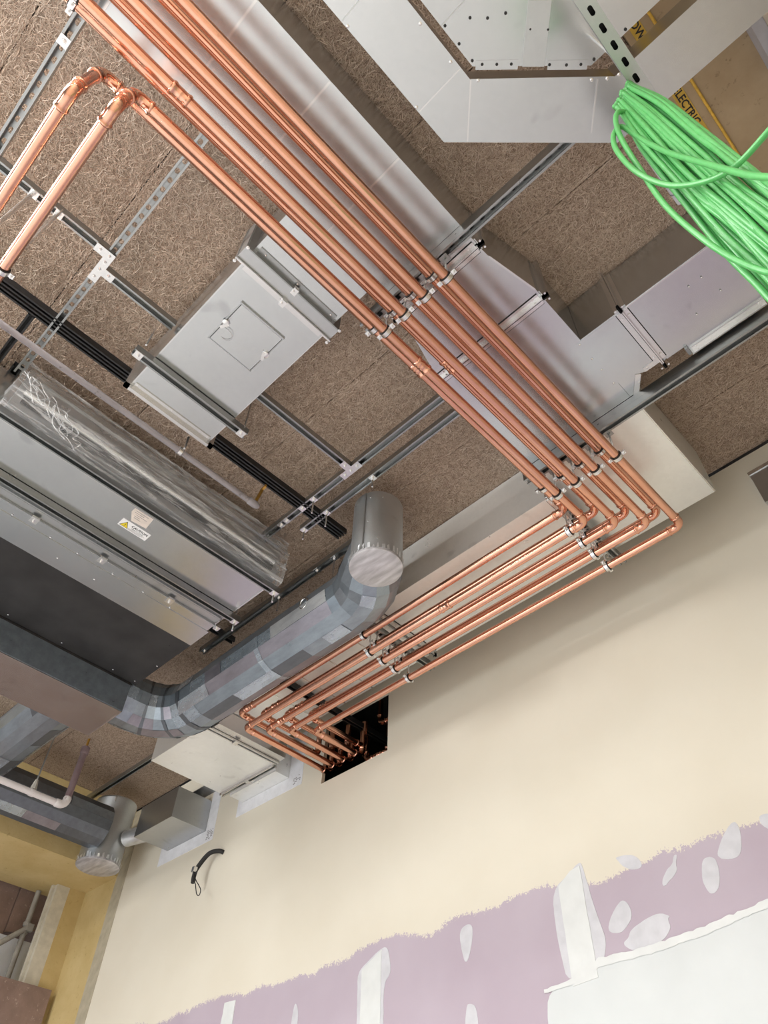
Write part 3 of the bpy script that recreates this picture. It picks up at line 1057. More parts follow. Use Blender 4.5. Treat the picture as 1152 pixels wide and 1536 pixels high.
d4 = thing('sheet_metal_duct', 'tee branch collar joined to the wide silver duct', 'duct', (-.43, 1.9, DZ), 'rectangular ducts')
MB().prism([(-.5435, 1.732), (-.335, 1.732), (-.335, 2.079), (-.418, 2.079), (-.441, 2.07), (-.518, 2.175), (-.5435, 2.175)], DZ + .0005, DT).build('body', 'galv', d4)
MB().prism([(-.568, 1.738), (-.36, 1.738), (-.36, 2.05), (-.44, 2.05), (-.568, 2.045)], DZ - .0015, DZ + .0005).build('lap_plate', 'galv', d4)
rivets(d4, [(-.56, 1.75), (-.56, 1.85), (-.56, 1.93), (-.56, 2.03), (-.40, 2.065), (-.47, 2.11)], DZ - .001)
rib(d4, (-.335, 2.066), (-.418, 2.066), DZ, .026, .003)
rib(d4, (-.45, 2.067), (-.525, 2.168), DZ, .026, .003)
duct_flange(d4, 'X', -.333, 1.732, 2.079, DZ, DT)

d5 = thing('sheet_metal_duct', 'bright silver branch duct below the green cable coil', 'duct', (-.1, 1.9, DZ), 'rectangular ducts')
MB().prism([(-.325, 1.732), (.145, 1.732), (.145, 2.13), (-.21, 2.13), (-.21, 2.089), (-.325, 2.089)], DZ, DT).build('body', 'galv', d5)
rib(d5, (-.32, 1.739), (.145, 1.739), DZ, .006, .003)
fl = MB()
fl.box(-.20, .145, 2.105, 2.125, DZ - .008, DZ)
fl.box(-.21, .145, 2.125, 2.131, DZ - .03, DZ)
fl.build('flange', 'flange', d5)
rivets(d5, [(-.18, 2.115), (.12, 2.115), (.03, 1.95), (.0, 1.84), (-.06, 1.84), (-.1, 1.98)], DZ - .006, .004)
MB().box(-.225, -.211, 2.09, 2.13, DZ - .02, DZ + .12).build('end_clip', 'strut', d5)
MB().box(-.20, .1, 2.132, 2.15, DZ + .01, DT).build('flexible_joint', 'rubber', d5)

d6 = thing('sheet_metal_duct', 'pale duct corner piece ending at the wall beside the pipe elbows', 'duct', (-.85, 2.6, DZ), 'wall side ducts')
MB().prism([(-.535, 2.225), (-.535, 2.968), (-1.16, 2.968), (-1.16, 2.225)], DZ, DT).build('body', 'galv_pale_sheen', d6)
rib(d6, (-.539, 2.23), (-.539, 2.965), DZ, .006, .003)
fl = MB()
fl.box(-1.12, -.56, 2.226, 2.246, DZ - .006, DZ)
fl.box(-1.14, -.535, 2.222, 2.226, DZ - .03, DZ)
fl.build('flange', 'flange', d6)
d7 = thing('sheet_metal_duct', 'pale duct along the wall between pipe corner and round duct', 'duct', (-1.85, 2.7, DZ), 'wall side ducts')
MB().box(-2.54, -1.162, 2.397, 2.968, DZ, DT).build('body', 'galv_pale_sheen', d7)
duct_flange(d7, 'X', -1.20, 2.397, 2.968, DZ, DT, .022)
duct_flange(d7, 'X', -2.551, 2.397, 2.968, DZ, DT, .022)
d8 = thing('sheet_metal_duct', 'pale duct along the wall above the pipes entering the opening', 'duct', (-3.3, 2.7, DZ), 'wall side ducts')
MB().box(-4.18, -2.562, 2.397, 2.968, DZ, DT).build('body', 'galv_pale_sheen', d8)
for xx in (-2.85, -3.125, -3.40, -3.70):
    rib(d8, (xx, 2.40), (xx, 2.965), DZ, .008, .002)
EZ = 2.95
d9 = thing('sheet_metal_duct', 'pale wide duct end beside the round elbow at lower left', 'duct', (-4.5, 2.7, EZ), 'wall side ducts')
MB().box(-4.89, -4.19, 2.354, 3.02, EZ, DT - .1).build('body', 'galv_pale_sheen', d9)
fl = MB()
for xx in (-4.205, -4.175):
    fl.box(xx - .006, xx + .006, 2.354, 3.02, EZ - .014, EZ)
fl.box(-4.165, -4.1, 2.40, 3.02, EZ + .0, EZ + .13)
fl.build('flange', 'flange', d9)
MB().box(-4.205, -4.155, 2.60, 2.635, EZ - .026, EZ - .014).build('clip', 'zinc', d9)
fl = MB()
for yy in (3.012, 3.04):
    fl.box(-4.89, -4.23, yy - .005, yy + .005, EZ - .02, EZ)
fl.build('end_flange', 'flange', d9)
MB().box(-4.56, -4.52, 3.0, 3.05, EZ - .032, EZ - .02).build('clip', 'zinc', d9)
d10 = thing('sheet_metal_duct', 'pale duct sleeve passing into the wall behind white sealing tape', 'duct', (-4.5, 3.1, 2.907), 'wall side ducts')
MB().box(-4.80, -4.235, 3.045, WY, 2.907, 3.25).build('body', 'galv_pale_sheen', d10)
pp = MB()
pp.box(-4.86, -4.07, WY - .003, WY, 2.80, 2.905)
pp.box(-4.233, -4.07, WY - .003, WY, 2.905, 3.25)
pp.box(-4.86, -4.802, WY - .003, WY, 2.905, 3.25)
pp.build('sealing_tape', 'paper', d10)
tx = MB()
for r_ in range(5):
    for c_ in range(6):
        if random.random() < .62:
            tx.box(-4.17 + c_ * .014, -4.17 + c_ * .014 + .009, WY - .0036, WY - .003, 2.825 + r_ * .014, 2.825 + r_ * .014 + .008)
tx.build('print', 'ink_soft', d10)

d11 = thing('sheet_metal_duct', 'small box duct passing into the wall beside the capped elbow', 'duct', (-5.54, 3.0, 2.822), 'wall side ducts')
MB().box(-5.813, -5.266, 2.842, WY, 2.822, 3.08).build('body', 'galv_dull', d11)
rivets(d11, [(-5.75, 3.15), (-5.30, 3.15)], 2.822, .006)
pp = MB()
pp.box(-5.92, -5.14, WY - .003, WY, 2.715, 2.82)
pp.box(-5.264, -5.14, WY - .003, WY, 2.82, 3.16)
pp.box(-5.92, -5.815, WY - .003, WY, 2.82, 3.16)
pp.build('sealing_tape', 'paper', d11)
tx = MB()
for r_ in range(6):
    for c_ in range(6):
        if random.random() < .62:
            tx.box(-5.235 + c_ * .014, -5.235 + c_ * .014 + .009, WY - .0036, WY - .003, 2.735 + r_ * .014, 2.735 + r_ * .014 + .008)
tx.build('print', 'ink_soft', d11)
tag(MB().box(-5.40, -5.16, 3.02, 3.14, 3.12, 3.125).box(-5.40, -5.395, 3.02, 3.14, 3.07, 3.12).build('steel_angle', 'galv_dull'), 'small steel angle fixed to the wall above the box duct', 'bracket')
rod('thin rod above the box duct near the wall', -5.28, 3.08, 3.10, CE, .003)

# branch duct with the access hatch
HZ, HT = 3.105, 3.40
h1 = thing('sheet_metal_duct', 'duct with square access hatch hung on a trapeze rail', 'duct', (-1.8, .67, HZ), 'rectangular ducts')
MB().box(-2.265, -1.375, .430, .908, HZ, HT).build('body', 'galv', h1)
rib(h1, (-2.26, .434), (-1.38, .434), HZ, .004, .002)
rib(h1, (-2.26, .904), (-1.38, .904), HZ, .004, .002)
fl = MB()
fl.box(-2.283, -2.265, .405, .933, HZ - .026, HZ - .001)
fl.box(-2.283, -2.265, .405, .430, HZ - .026, HT)
fl.box(-2.283, -2.265, .908, .933, HZ - .026, HT)
fl.box(-2.265, -2.235, .445, .893, HZ - .006, HZ)
fl.build('end_flange', 'flange', h1)
rivets(h1, [(-2.245, .46), (-2.245, .88), (-2.245, .66)], HZ - .006, .005)
dr = MB().box(-1.776, -1.540, .549, .785, HZ - .006, HZ - .001).build('hatch_door', 'galv', h1)
fr = MB()
fr.box(-1.783, -1.532, .540, .5455, HZ - .009, HZ)
fr.box(-1.783, -1.532, .7885, .793, HZ - .003, HZ)
fr.box(-1.5365, -1.528, .540, .793, HZ - .012, HZ)
fr.box(-1.783, -1.7795, .540, .793, HZ - .003, HZ)
fr.build('hatch_frame', 'galv_dull', h1)
MB().box(-1.7795, -1.5365, .5455, .7885, HZ - .0012, HZ - .0004).build('hatch_gap', 'rubber', h1)
for (x, y, s_) in ((-1.66, .552, 1), (-1.655, .782, -1)):
    lt = MB()
    lt.sweep([(x, y, HZ - .006), (x, y, HZ - .016), (x, y, HZ - .02)], [.017, .017, .010], 16)
    lt.obox((x - .012, y + s_ * .004, HZ - .018), (1, .5 * s_, 0), (-.5 * s_, 1, 0), (0, 0, 1), .022, .007, .003)
    lt.build('latch', 'zinc', dr, 40)
MB().torus((-1.705, .585, HZ - .012), (.2, .2, 1), .03, .0012, 20, 6, 1.2).build('latch_cord', 'pvc', dr, 60)
h2 = thing('sheet_metal_duct', 'short duct piece between hatch duct and the long silver duct', 'duct', (-1.2, .67, HZ), 'rectangular ducts')
MB().box(-1.302, -1.062, .430, .900, HZ, HT).build('body', 'galv', h2)
fl = MB()
fl.box(-1.308, -1.302, .400, .93, HZ - .034, HT)
fl.box(-1.302, -1.272, .445, .885, HZ - .006, HZ)
fl.build('flange', 'strut', h2)
rivets(h2, [(-1.287, .48), (-1.287, .66), (-1.287, .86)], HZ - .006, .005)
h3 = thing('flexible_connector', 'folded metal flexible connector between the two duct pieces', 'connector', (-1.34, .67, HZ))
MB().box(-1.369, -1.309, .395, .935, HZ - .02, HT).build('sleeve', 'galv_dull', h3)
fl = MB()
fl.box(-1.378, -1.370, .390, .94, HZ - .036, HT)
fl.box(-1.408, -1.378, .445, .893, HZ - .006, HZ)
fl.build('flange', 'flange', h3)
for x, y in ((-1.305, .665), (-1.385, .665)):
    c_ = MB().box(x - .016, x + .016, y - .013, y + .013, HZ - .048, HZ - .02).build('clip', 'zinc', h3)
    hexbolt(MB(), (x, y - .005, HZ - .048), (0, 0, -1), .006, .006).build('bolt', 'zinc', c_)
bb = MB()
for x, y in ((-1.30, .40), (-1.385, .395), (-1.30, .93), (-1.385, .93)):
    hexbolt(bb, (x, y, HZ - .036), (0, 0, -1), .008, .008)
bb.build('bolts', 'zinc', h3)
tag(MB().box(-1.205, -1.165, .905, .925, HZ + .0, HZ + .02).box(-1.215, -1.20, .925, .955, HZ + .0, HZ + .015).build('blue_clamp', plain('blue_plastic', (.01, .015, .12, 1), .4)), 'small blue clamp peeking from behind the pipes at the duct corner', 'clamp')

ht = strut('trapeze rail under the hatch duct with rods at both ends', 'X' if False else 'Y', -2.07, .335, 1.0, 3.058, True, group='trapeze rails')
square_washer(ht, (-2.07, .362, 3.058), .02)
square_washer(ht, (-2.07, .972, 3.058), .02)
rod('rod at the left end of the hatch duct trapeze', -2.02, .362, 3.09, GZ)
rod('rod at the right end of the hatch duct trapeze', -2.05, .972, 3.09, CE)
rod('rod stub beside the hatch duct end near the grey pipe', -2.33, .82, 3.02, 3.12, .006)

# ------------------------------------------------------------------ ducts at the upper right
QZ, QT = 2.85, 2.975
q1 = thing('sheet_metal_duct', 'flat silver duct turning in two mitres at the top, outer one', 'duct', (0, .5, QZ), 'flat mitred ducts')
MB().prism([(-.406, -.9), (-.406, .62), (.034, 1.049), (RXW - .01, 1.049), (RXW - .01, .866), (.1425, .866), (-.2125, .533), (-.2125, -.9)], QZ, QT).build('body', 'galv', q1)
rib(q1, (-.214, .487), (-.402, .487), QZ, .004, .002, 'flange')
rib(q1, (-.2115, .536), (-.344, .676), QZ, .005, .002, 'flange')
rib(q1, (.097, .832), (-.014, .957), QZ, .005, .002, 'flange')
rib(q1, (-.404, .117), (-.23, .117), QZ, .003, .002, 'galv_dull')
rivets(q1, [(-.40, .14), (-.40, .47), (-.226, .45), (-.226, .30), (-.195, .555), (.08, .82), (.12, .853), (.155, .87)], QZ, .006)
q2 = thing('sheet_metal_duct', 'flat silver duct turning in two mitres at the top, inner one', 'duct', (.1, .4, QZ), 'flat mitred ducts')
MB().prism([(-.1824, -.9), (-.1824, .510), (.1026, .784), (RXW - .01, .784), (RXW - .01, .58), (.175, .58), (.017, .43), (.017, -.9)], QZ, QT).build('body', 'galv', q2)
MB().prism([(-.064, .626), (.0627, .493), (.116, .544), (-.011, .677)], QZ - .004, QZ).build('cover_strip', 'galv_matte', q2)
rib(q2, (-.18, .352), (-.083, .352), QZ, .004, .002, 'galv_dull')
rib(q2, (-.172, .515), (-.07, .612), QZ, .028, .002, 'galv')
rib(q2, (.0, .682), (.095, .773), QZ, .028, .002, 'galv')
rivets(q2, [(-.172, .36), (-.172, .43), (-.172, .497), (-.155, .528), (-.12, .562), (-.085, .595), (.005, .685), (.045, .725), (.08, .757), (.12, .775), (-.10, .40), (-.06, .44), (-.01, .47), (.06, .60), (.02, .56), (.24, .775)], QZ - .001, .005, 'rubber')

# slotted strut on edge with the coil of cable
ss = thing('slotted_rail', 'slotted steel rail carrying the coil of green cable', 'rail', (.15, .8, 2.25))
sr = MB()
sr.box(.1295, .132, -.6, 1.75, 2.2525, 2.29)
sr.box(.168, .1705, -.6, 1.75, 2.2525, 2.29)
sr.build('side_flange', 'strut', ss)
bk = MB()
pitch = .052
for i in range(45):
    u = -.6 + pitch * (i + .5)
    n = 16
    P = pitch / 2
    for zz, flip in ((2.25, False), (2.2525, True)):
        vs_ = []
        for j in range(n):
            an = 2 * pi * j / n
            vs_.append((.15 + .0065 * cos(an), u + .007 * (1 if sin(an) > 0 else -1) + .0065 * sin(an), zz))
        for j in range(n):
            an = 2 * pi * j / n
            k_ = max(abs(cos(an)), abs(sin(an)))
            vs_.append((.15 + .0205 * cos(an) / k_, u + P * sin(an) / k_, zz))
        bk.add(vs_, [((j, (j + 1) % n, n + (j + 1) % n, n + j) if flip else (j, n + j, n + (j + 1) % n, (j + 1) % n)) for j in range(n)])
bk.build('slotted_face', 'galv_dull', ss)
MB().box(.132, .168, -.6, 1.75, 2.287, 2.29).build('inner_web', 'strut_dark', ss)
rod('rod holding the slotted rail near the coil', .15, .72, 2.29, 2.85, .005)

tube = thing('pvc_tube', 'grey plastic tube end hanging behind the green cables', 'tube', (.083, 1.0, 2.40))
MB().cyl((.083, .94, 2.42), (.083, 1.175, 2.42), .019, 20).build('tube', 'pvc', tube, 50)
MB().ring((.083, 1.135, 2.42), (0, 1, 0), .018, .0205, .004, 24).build('cord', 'ink_soft', tube, 50)
MB().cyl((.083, .95, 2.43), (.135, .95, 2.285), .003, 8).build('tie', 'ink_soft', tube, 50)

# green coil
coil = thing('cable_coil', 'hanging coil of green cable looped over the slotted rail', 'cable', (.12, .8, .9))


def smooth_path(pts, n, closed=False):
    P = [Vector(p) for p in pts]
    N = len(P)
    out = []
    seg = N if closed else N - 1
    for i in range(seg):
        p0 = P[(i - 1) % N] if closed else P[max(i - 1, 0)]
        p1, p2 = P[i], P[(i + 1) % N] if closed else P[i + 1]
        p3 = P[(i + 2) % N] if closed else P[min(i + 2, N - 1)]
        for j in range(n):
            t = j / n
            out.append(.5 * ((2 * p1) + (p2 - p0) * t + (2 * p0 - 5 * p1 + 4 * p2 - p3) * t * t + (3 * p1 - p0 - 3 * p2 + p3) * t ** 3))
    if not closed:
        out.append(P[-1])
    return out


CR = .0065
rng = random.Random(3)
LB = smooth_path([(.072, .728, 2.14), (.066, .752, 1.95), (.067, .802, 1.70), (.080, .850, 1.50), (.098, .90, 1.30), (.12, .92, 1.05)], 1)
RB = smooth_path([(.140, .726, 2.215), (.166, .744, 2.05), (.181, .766, 1.80), (.186, .772, 1.60), (.195, .787, 1.40), (.20, .80, 1.15)], 1)


def strand(s_, dep):
    # one hanging strand: s_ across the bundle (0 left, 1 right), dep pushes it behind the front ones
    out = []
    for k, (a, b) in enumerate(zip(LB, RB)):
        v = a.lerp(b, s_)
        v = v + Vector((-.006, .010, .0)) * dep * (1 + .4 * k) + Vector((rng.uniform(-1, 1), rng.uniform(-1, 1), 0)) * (.0022 * k)
        out.append(v)
    return out


for i in range(21):
    k = i / 20
    sa = min(1, max(0, k * .96 + rng.uniform(-.03, .03)))
    sb = min(1, max(0, k * .75 + .12 + rng.uniform(-.22, .22)))
    A = strand(sa, rng.uniform(-.6, .6))
    Bs = strand(sb, rng.uniform(.8, 3.0))
    top = A[0] + Vector((-.004, -.010, .020 + rng.uniform(-.006, .012)))
    pts = [A[5] + Vector((0, 0, -.35)), A[5], A[4], A[3], A[2], A[1], A[0], top, top + Vector((.004, .020, .006)), Bs[0] + Vector((.006, .016, -.015)), Bs[1], Bs[2], Bs[3], Bs[4], Bs[5], Bs[5] + Vector((0, 0, -.35)), (A[5] + Bs[5]) * .5 + Vector((0, 0, -.45))]
    MB().sweep(smooth_path(pts, 6, True), CR, 10, closed=True).build('cable_loop', 'cable', coil, 60)
# loose loops
MB().sweep(smooth_path([(.33, .63, 1.42), (.273, .685, 1.45), (.223, .728, 1.5), (.155, .766, 1.55), (.099, .78, 1.62), (.05, .772, 1.7), (.019, .746, 1.8), (.012, .725, 1.92), (.024, .717, 2.0), (.052, .732, 2.06), (.067, .745, 1.95), (.09, .755, 1.8), (.123, .742, 1.6), (.152, .719, 1.4), (.19, .70, 1.2), (.20, .72, .9)], 8), CR, 10).build('loose_loop', 'cable', coil, 60)
MB().sweep(smooth_path([(.087, .742, 2.12), (.066, .712, 2.1), (.047, .713, 2.05), (.034, .726, 1.95), (.027, .761, 1.8), (.025, .79, 1.65), (.04, .816, 1.5), (.062, .844, 1.4), (.09, .861, 1.32), (.122, .862, 1.25), (.14, .85, .95)], 8), CR, 10).build('loose_loop', 'cable', coil, 60)

# tape and cord on the soffit
tp = thing('warning_tape', 'yellow warning tape with black letters along the render soffit', 'tape', (.315, 1.2, CE - .052))
MB().box(.296, .340, .55, 1.72, CE - .053, CE - .0505).build('tape', 'tape_yellow', tp)
text(tp, 'OW', (.306, .918, CE - .0536), (0, 1, 0), (1, 0, 0), .042, 'ink', bold=.001)
text(tp, 'ELECTRIC', (.306, 1.235, CE - .0536), (0, 1, 0), (1, 0, 0), .042, 'ink', bold=.001)
tag(MB().cyl((.377, .5, CE - .056), (.381, 1.95, CE - .056), .006, 10).build('yellow_cord', 'rope_yellow', None, 50), 'taut yellow cord beside the warning tape', 'cord')

# vent box on the wall at the right edge
vb = thing('wall_vent', 'grey vent box on the wall at the right edge', 'vent', (-.2, WY, 3.02))
MB().box(-.372, .05, WY - .05, WY, 3.0, 3.235).build('box', 'galv_dull', vb)
MB().box(-.378, .05, WY - .055, WY, 3.225, 3.25).build('lip', 'flange', vb)
MB().box(-.33, .0, WY - .054, WY - .05, 3.03, 3.05).build('slot', 'rubber', vb)

# ------------------------------------------------------------------ air handler at the left
AZ = 2.975
ah = thing('air_handler', 'large silver and black ceiling air handling unit at the left', 'air handler', (-3.4, .6, AZ))
MB().box(-3.09, -2.80, -1.0, 1.745, AZ, 3.30).build('filter_panel', 'galv', ah)
rib(ah, (-2.803, -1.0), (-2.803, 1.742), AZ, .005, .004)
rib(ah, (-3.085, 1.738), (-2.805, 1.738), AZ, .006, .004)
MB().box(-3.36, -3.09, -1.0, 1.738, AZ, 3.30).build('fan_casing', 'galv', ah)
MB().box(-3.552, -3.36, -1.0, 1.752, AZ - .004, 3.30).build('lower_panel', 'galv', ah)
blk = MB().box(-4.19, -3.552, -1.0, 1.752, AZ + .002, 3.30).build('black_casing', 'black_insul', ah)
MB().box(-3.69, -3.553, -1.0, 1.7525, AZ - .003, AZ + .002).build('black_edge_strip', 'black_insul', ah)
rivets(ah, [(-3.655, y) for y in (.53, .92, 1.3, 1.66)] + [(-4.15, y) for y in (.8, 1.17, 1.55, 1.72)] + [(-3.6, 1.73), (-3.9, 1.73)], AZ + .001, .006)
rivets(ah, [(-3.36 + .01, y) for y in (.42, .65, .82, 1.05, 1.26, 1.45)] + [(-3.47, y) for y in (.76, 1.0)], AZ - .003, .006)
rl = MB()
rl.box(-3.245, -3.185, -1.0, 1.72, AZ - .018, AZ)
rl.box(-3.252, -3.246, -1.0, 1.72, AZ - .032, AZ)
rl.build('rail', 'galv_dull', ah)
MB().box(-3.236, -3.195, -1.0, 1.72, AZ - .0195, AZ - .018).build('rail_groove', 'galv_dull', ah)
for y in (.515, .933, 1.395):
    c_ = MB().box(-3.276, -3.228, y - .022, y + .022, AZ - .046, AZ - .034).build('clip', 'zinc', ah)
    hexbolt(MB(), (-3.258, y, AZ - .046), (0, 0, -1), .009, .008).build('bolt', 'zinc', c_)
hexbolt(MB().box(-3.262, -3.225, 1.72, 1.755, AZ - .05, AZ - .03), (-3.245, 1.738, AZ - .05), (0, 0, -1), .009, .008).build('end_clip', 'zinc', ah)
# stickers
stk = MB().box(-2.986, -2.922, .853, 1.030, AZ - .0012, AZ).build('caution_sticker', 'label_white', ah)
text(stk, 'CAUTION', (-2.950, .918, AZ - .0016), (0, 1, 0), (1, 0, 0), .0225, 'ink', bold=.0006)
text(stk, 'HEAVY LOAD', (-2.964, .926, AZ - .0016), (0, 1, 0), (1, 0, 0), .0125, 'ink', bold=.0002)
ln = MB()
for k in range(3):
    ln.box(-2.9695 - k * .005, -2.9680 - k * .005, .912, 1.015 - .01 * k, AZ - .0016, AZ - .0012)
ln.build('fine_print', 'ink_soft', stk)
tri = MB()
tri.prism([(-2.978, .860), (-2.978, .912), (-2.930, .886)], AZ - .0016, AZ - .0012)
tri.build('triangle_border', 'ink', stk)
MB().prism([(-2.9755, .8645), (-2.9755, .9075), (-2.9355, .886)], AZ - .002, AZ - .0016).build('triangle', 'yellow', stk)
ex = MB()
ex.box(-2.966, -2.950, .8845, .8875, AZ - .0024, AZ - .002)
ex.box(-2.9725, -2.969, .8845, .8875, AZ - .0024, AZ - .002)
ex.build('exclamation_mark', 'ink', stk)
sk2 = MB().prism([(-2.815, .857), (-2.85, .857), (-2.911, .893), (-2.901, .982), (-2.812, .972)], AZ - .0012, AZ).build('rating_label', 'label_cream', ah)
ln = MB()
for k, (a, b) in enumerate(((.872, .95), (.872, .93), (.885, .955), (.885, .92), (.89, .93))):
    ln.box(-2.828 - k * .013, -2.8255 - k * .013, a, b, AZ - .0016, AZ - .0012)
ln.build('fine_print', 'ink_soft', sk2)
# hanging rails
for x, lb in ((-2.742, 'upper hanging rail under the air handler beside the plastic wrap'), (-3.117, 'lower hanging rail under the air handler below the caution sticker')):
    t = strut(lb, 'Y', x, -1.2, 1.80, 2.93, False, False, group='air handler rails')
    square_washer(t, (x, 1.775, 2.93), .021)
    rod('rod through the end of the ' + lb.split(' under')[0], x, 1.775, 2.86, CE, .006)

# plastic wrapped coil casing
cc = thing('wrapped_coil_casing', 'coil casing wrapped in clear plastic film on the air handler side', 'casing', (-2.72, .9, 2.975))
MB().box(-2.785, -2.70, .06, 1.74, 2.985, 3.29).build('casing', 'galv_dull', cc)
MB().cyl((-2.685, .09, 3.10), (-2.685, 1.70, 3.09), .014, 12).build('pale_rail', 'galv_pale_sheen', cc, 50)
MB().box(-2.70, -2.692, .10, 1.70, 3.035, 3.075).build('drip_slot', 'strut_dark', cc)
MB().box(-2.70, -2.69, .08, 1.72, 3.24, 3.285).build('top_edge', 'galv', cc)
fm = MB()
NU = 60
r2 = random.Random(5)
prof = [(-2.70, 3.312), (-2.672, 3.30), (-2.668, 3.22), (-2.660, 3.14), (-2.652, 3.09), (-2.664, 3.04), (-2.672, 2.99), (-2.69, 2.968), (-2.72, 2.968), (-2.735, 2.985)]
ppth = smooth_path([(x, 0, z) for x, z in prof], 3)
nn = len(ppth)
for i in range(NU + 1):
    u = i / NU
    for j, p in enumerate(ppth):
        f = j / (nn - 1)
        amp = .35 + .65 * sin(pi * f)
        wr = amp * (.010 * sin(j * .9 + u * 7) + .006 * sin(j * 1.9 - u * 13 + 1) + r2.uniform(-.004, .004))
        y = .03 + u * (1.745 + .004 * sin(j * 1.1))
        pinch = max(0, 1 - u / .06) * .5
        fm.v.append((p.x + wr + pinch * .02 * sin(j * 2.2), y, p.z + wr * .5 + pinch * .02 * sin(j * 1.7)))
for i in range(NU):
    for j in range(nn - 1):
        fm.f.append((i * nn + j, i * nn + j + 1, (i + 1) * nn + j + 1, (i + 1) * nn + j))
e0 = [(-2.79, .05, 3.30), (-2.80, .02, 3.15), (-2.79, .05, 2.98)]
for e_, base in ((e0, 0), ([(x, 1.79, z) for x, y, z in e0], NU * nn)):
    o_ = len(fm.v)
    fm.v += e_
    for j in range(nn - 1):
        fm.f.append((base + j, base + j + 1, o_ + (0 if j < nn // 3 else 1 if j < 2 * nn // 3 else 2)))
fm.build('plastic_film', 'film', cc, 50)
for i in range(16):
    y = .09 + .02 * i + rng.uniform(-.05, .05)
    z = 3.16 - .012 * i + rng.uniform(-.03, .03)
    fpts = [(-2.648 + rng.uniform(-.01, .006), y + rng.uniform(-.03, .03) - .02 * k, z + .035 * k + rng.uniform(-.025, .025)) for k in range(-2, 3)]
    MB().sweep(smooth_path(fpts, 4), .0028, 6).build('film_fold', 'film', cc, 60)

# plenum dropping below the black casing
pl = thing('plenum_box', 'pale plenum box hanging below the black casing at the left', 'plenum', (-4.4, .6, 2.757))
MB().box(-4.62, -4.20, -1.0, 1.725, 2.757, 3.25).build('body', 'galv', pl)
MB().box(-4.199, -4.196, -1.0, 1.722, 2.762, AZ).build('side_sheet', 'wrap', pl)
rib(pl, (-4.203, -1.0), (-4.203, 1.72), 2.757, .006, .003)
rib(pl, (-4.615, 1.721), (-4.205, 1.721), 2.757, .006, .003)
MB().box(-4.22, -4.192, -1.0, 1.73, AZ - .012, AZ + .001).build('hem', 'black_insul', pl)

# grey pipe with brass end
gp = thing('grey_pipe', 'chipped grey pipe with brass valve end beside the black struts', 'pipe', (-2.36, .4, 3.0))
MB().cyl((-2.36, -1.0, 3.02), (-2.36, 1.27, 3.02), .016, 16).build('pipe', 'grey_conduit', gp, 50)
MB().cyl((-2.36, .80, 3.02), (-2.36, .83, 3.02), .020, 16).build('coupling', 'grey_conduit', gp, 50)
MB().sweep([(-2.36, 1.26, 3.02), (-2.36, 1.265, 3.02), (-2.36, 1.31, 3.02), (-2.36, 1.33, 3.02)], [.017, .021, .021, .012], 14).build('end_cap', 'grey_conduit', gp, 40)
MB().cyl((-2.36, 1.30, 3.02), (-2.33, 1.31, 3.12), .009, 10).obox((-2.32, 1.31, 3.13), (1, 0, .3), (0, 1, 0), (0, 0, 1), .022, .006, .008).build('brass_valve', 'brass', gp)
MB().ring((-2.36, .815, 3.02), (0, 1, 0), .016, .023, .02, 16).build('hanger_strap', 'zinc', gp, 40)

# ------------------------------------------------------------------ wrapped round duct and capped drop
RR, RZ, RY = .185, 2.985, 2.18


def duct_path():
    p = [Vector((-4.40, 1.60, RZ)), Vector((-4.40, 1.80, RZ))]
    R = .33
    cx, cy = -4.40 + R, RY - R
    for k in range(6):
        a = pi * (1 - k / 5 * .5)
        p.append(Vector((cx + R * cos(a), cy + R * sin(a), RZ)))
    x = p[-1].x
    while x < -2.62:
        x += .17
        p.append(Vector((x, RY, RZ)))
    for x_, y_ in ((-2.44, 2.172), (-2.33, 2.135), (-2.25, 2.08), (-2.15, 1.99), (-2.06, 1.91)):
        p.append(Vector((x_, y_, RZ)))
    return p


rd = thing('round_duct', 'tape wrapped faceted round duct curving from plenum to capped drop', 'duct', (-3.3, 2.1, RZ - RR), 'wrapped round ducts')
rp = duct_path()
NS = 14
MB().sweep(rp, [RR] * (len(rp) - 2) + [.15, .11], NS, twist=pi / NS).build('body', 'wrap', rd)


def ring_pts(path, i, r, n, twist):
    path = [Vector(q_) for q_ in path]
    return path, i, r


def tape_patches(parent, path, R, n, count, seed, mats, kmin, kmax):
    rg = random.Random(seed)
    for c in range(count):
        mb = MB()
        mb.sweep(path, R + .0014 + .00006 * c, n, caps=False, twist=pi / n)
        V = mb.v
        i = rg.randrange(0, len(path) - 1)
        ln_ = rg.choice((1, 1, 2, 3))
        k = rg.randrange(kmin, kmax) % n
        pm = MB()
        rows = []
        for a in range(i, min(i + ln_, len(path) - 1) + 1):
            rows.append((V[a * n + k], V[a * n + (k + 1) % n]))
        vs_ = [p for r_ in rows for p in r_]
        pm.add(vs_, [(2 * j, 2 * j + 1, 2 * j + 3, 2 * j + 2) for j in range(len(rows) - 1)])
        if pm.f:
            pm.build('tape_patch', rg.choice(mats), parent)


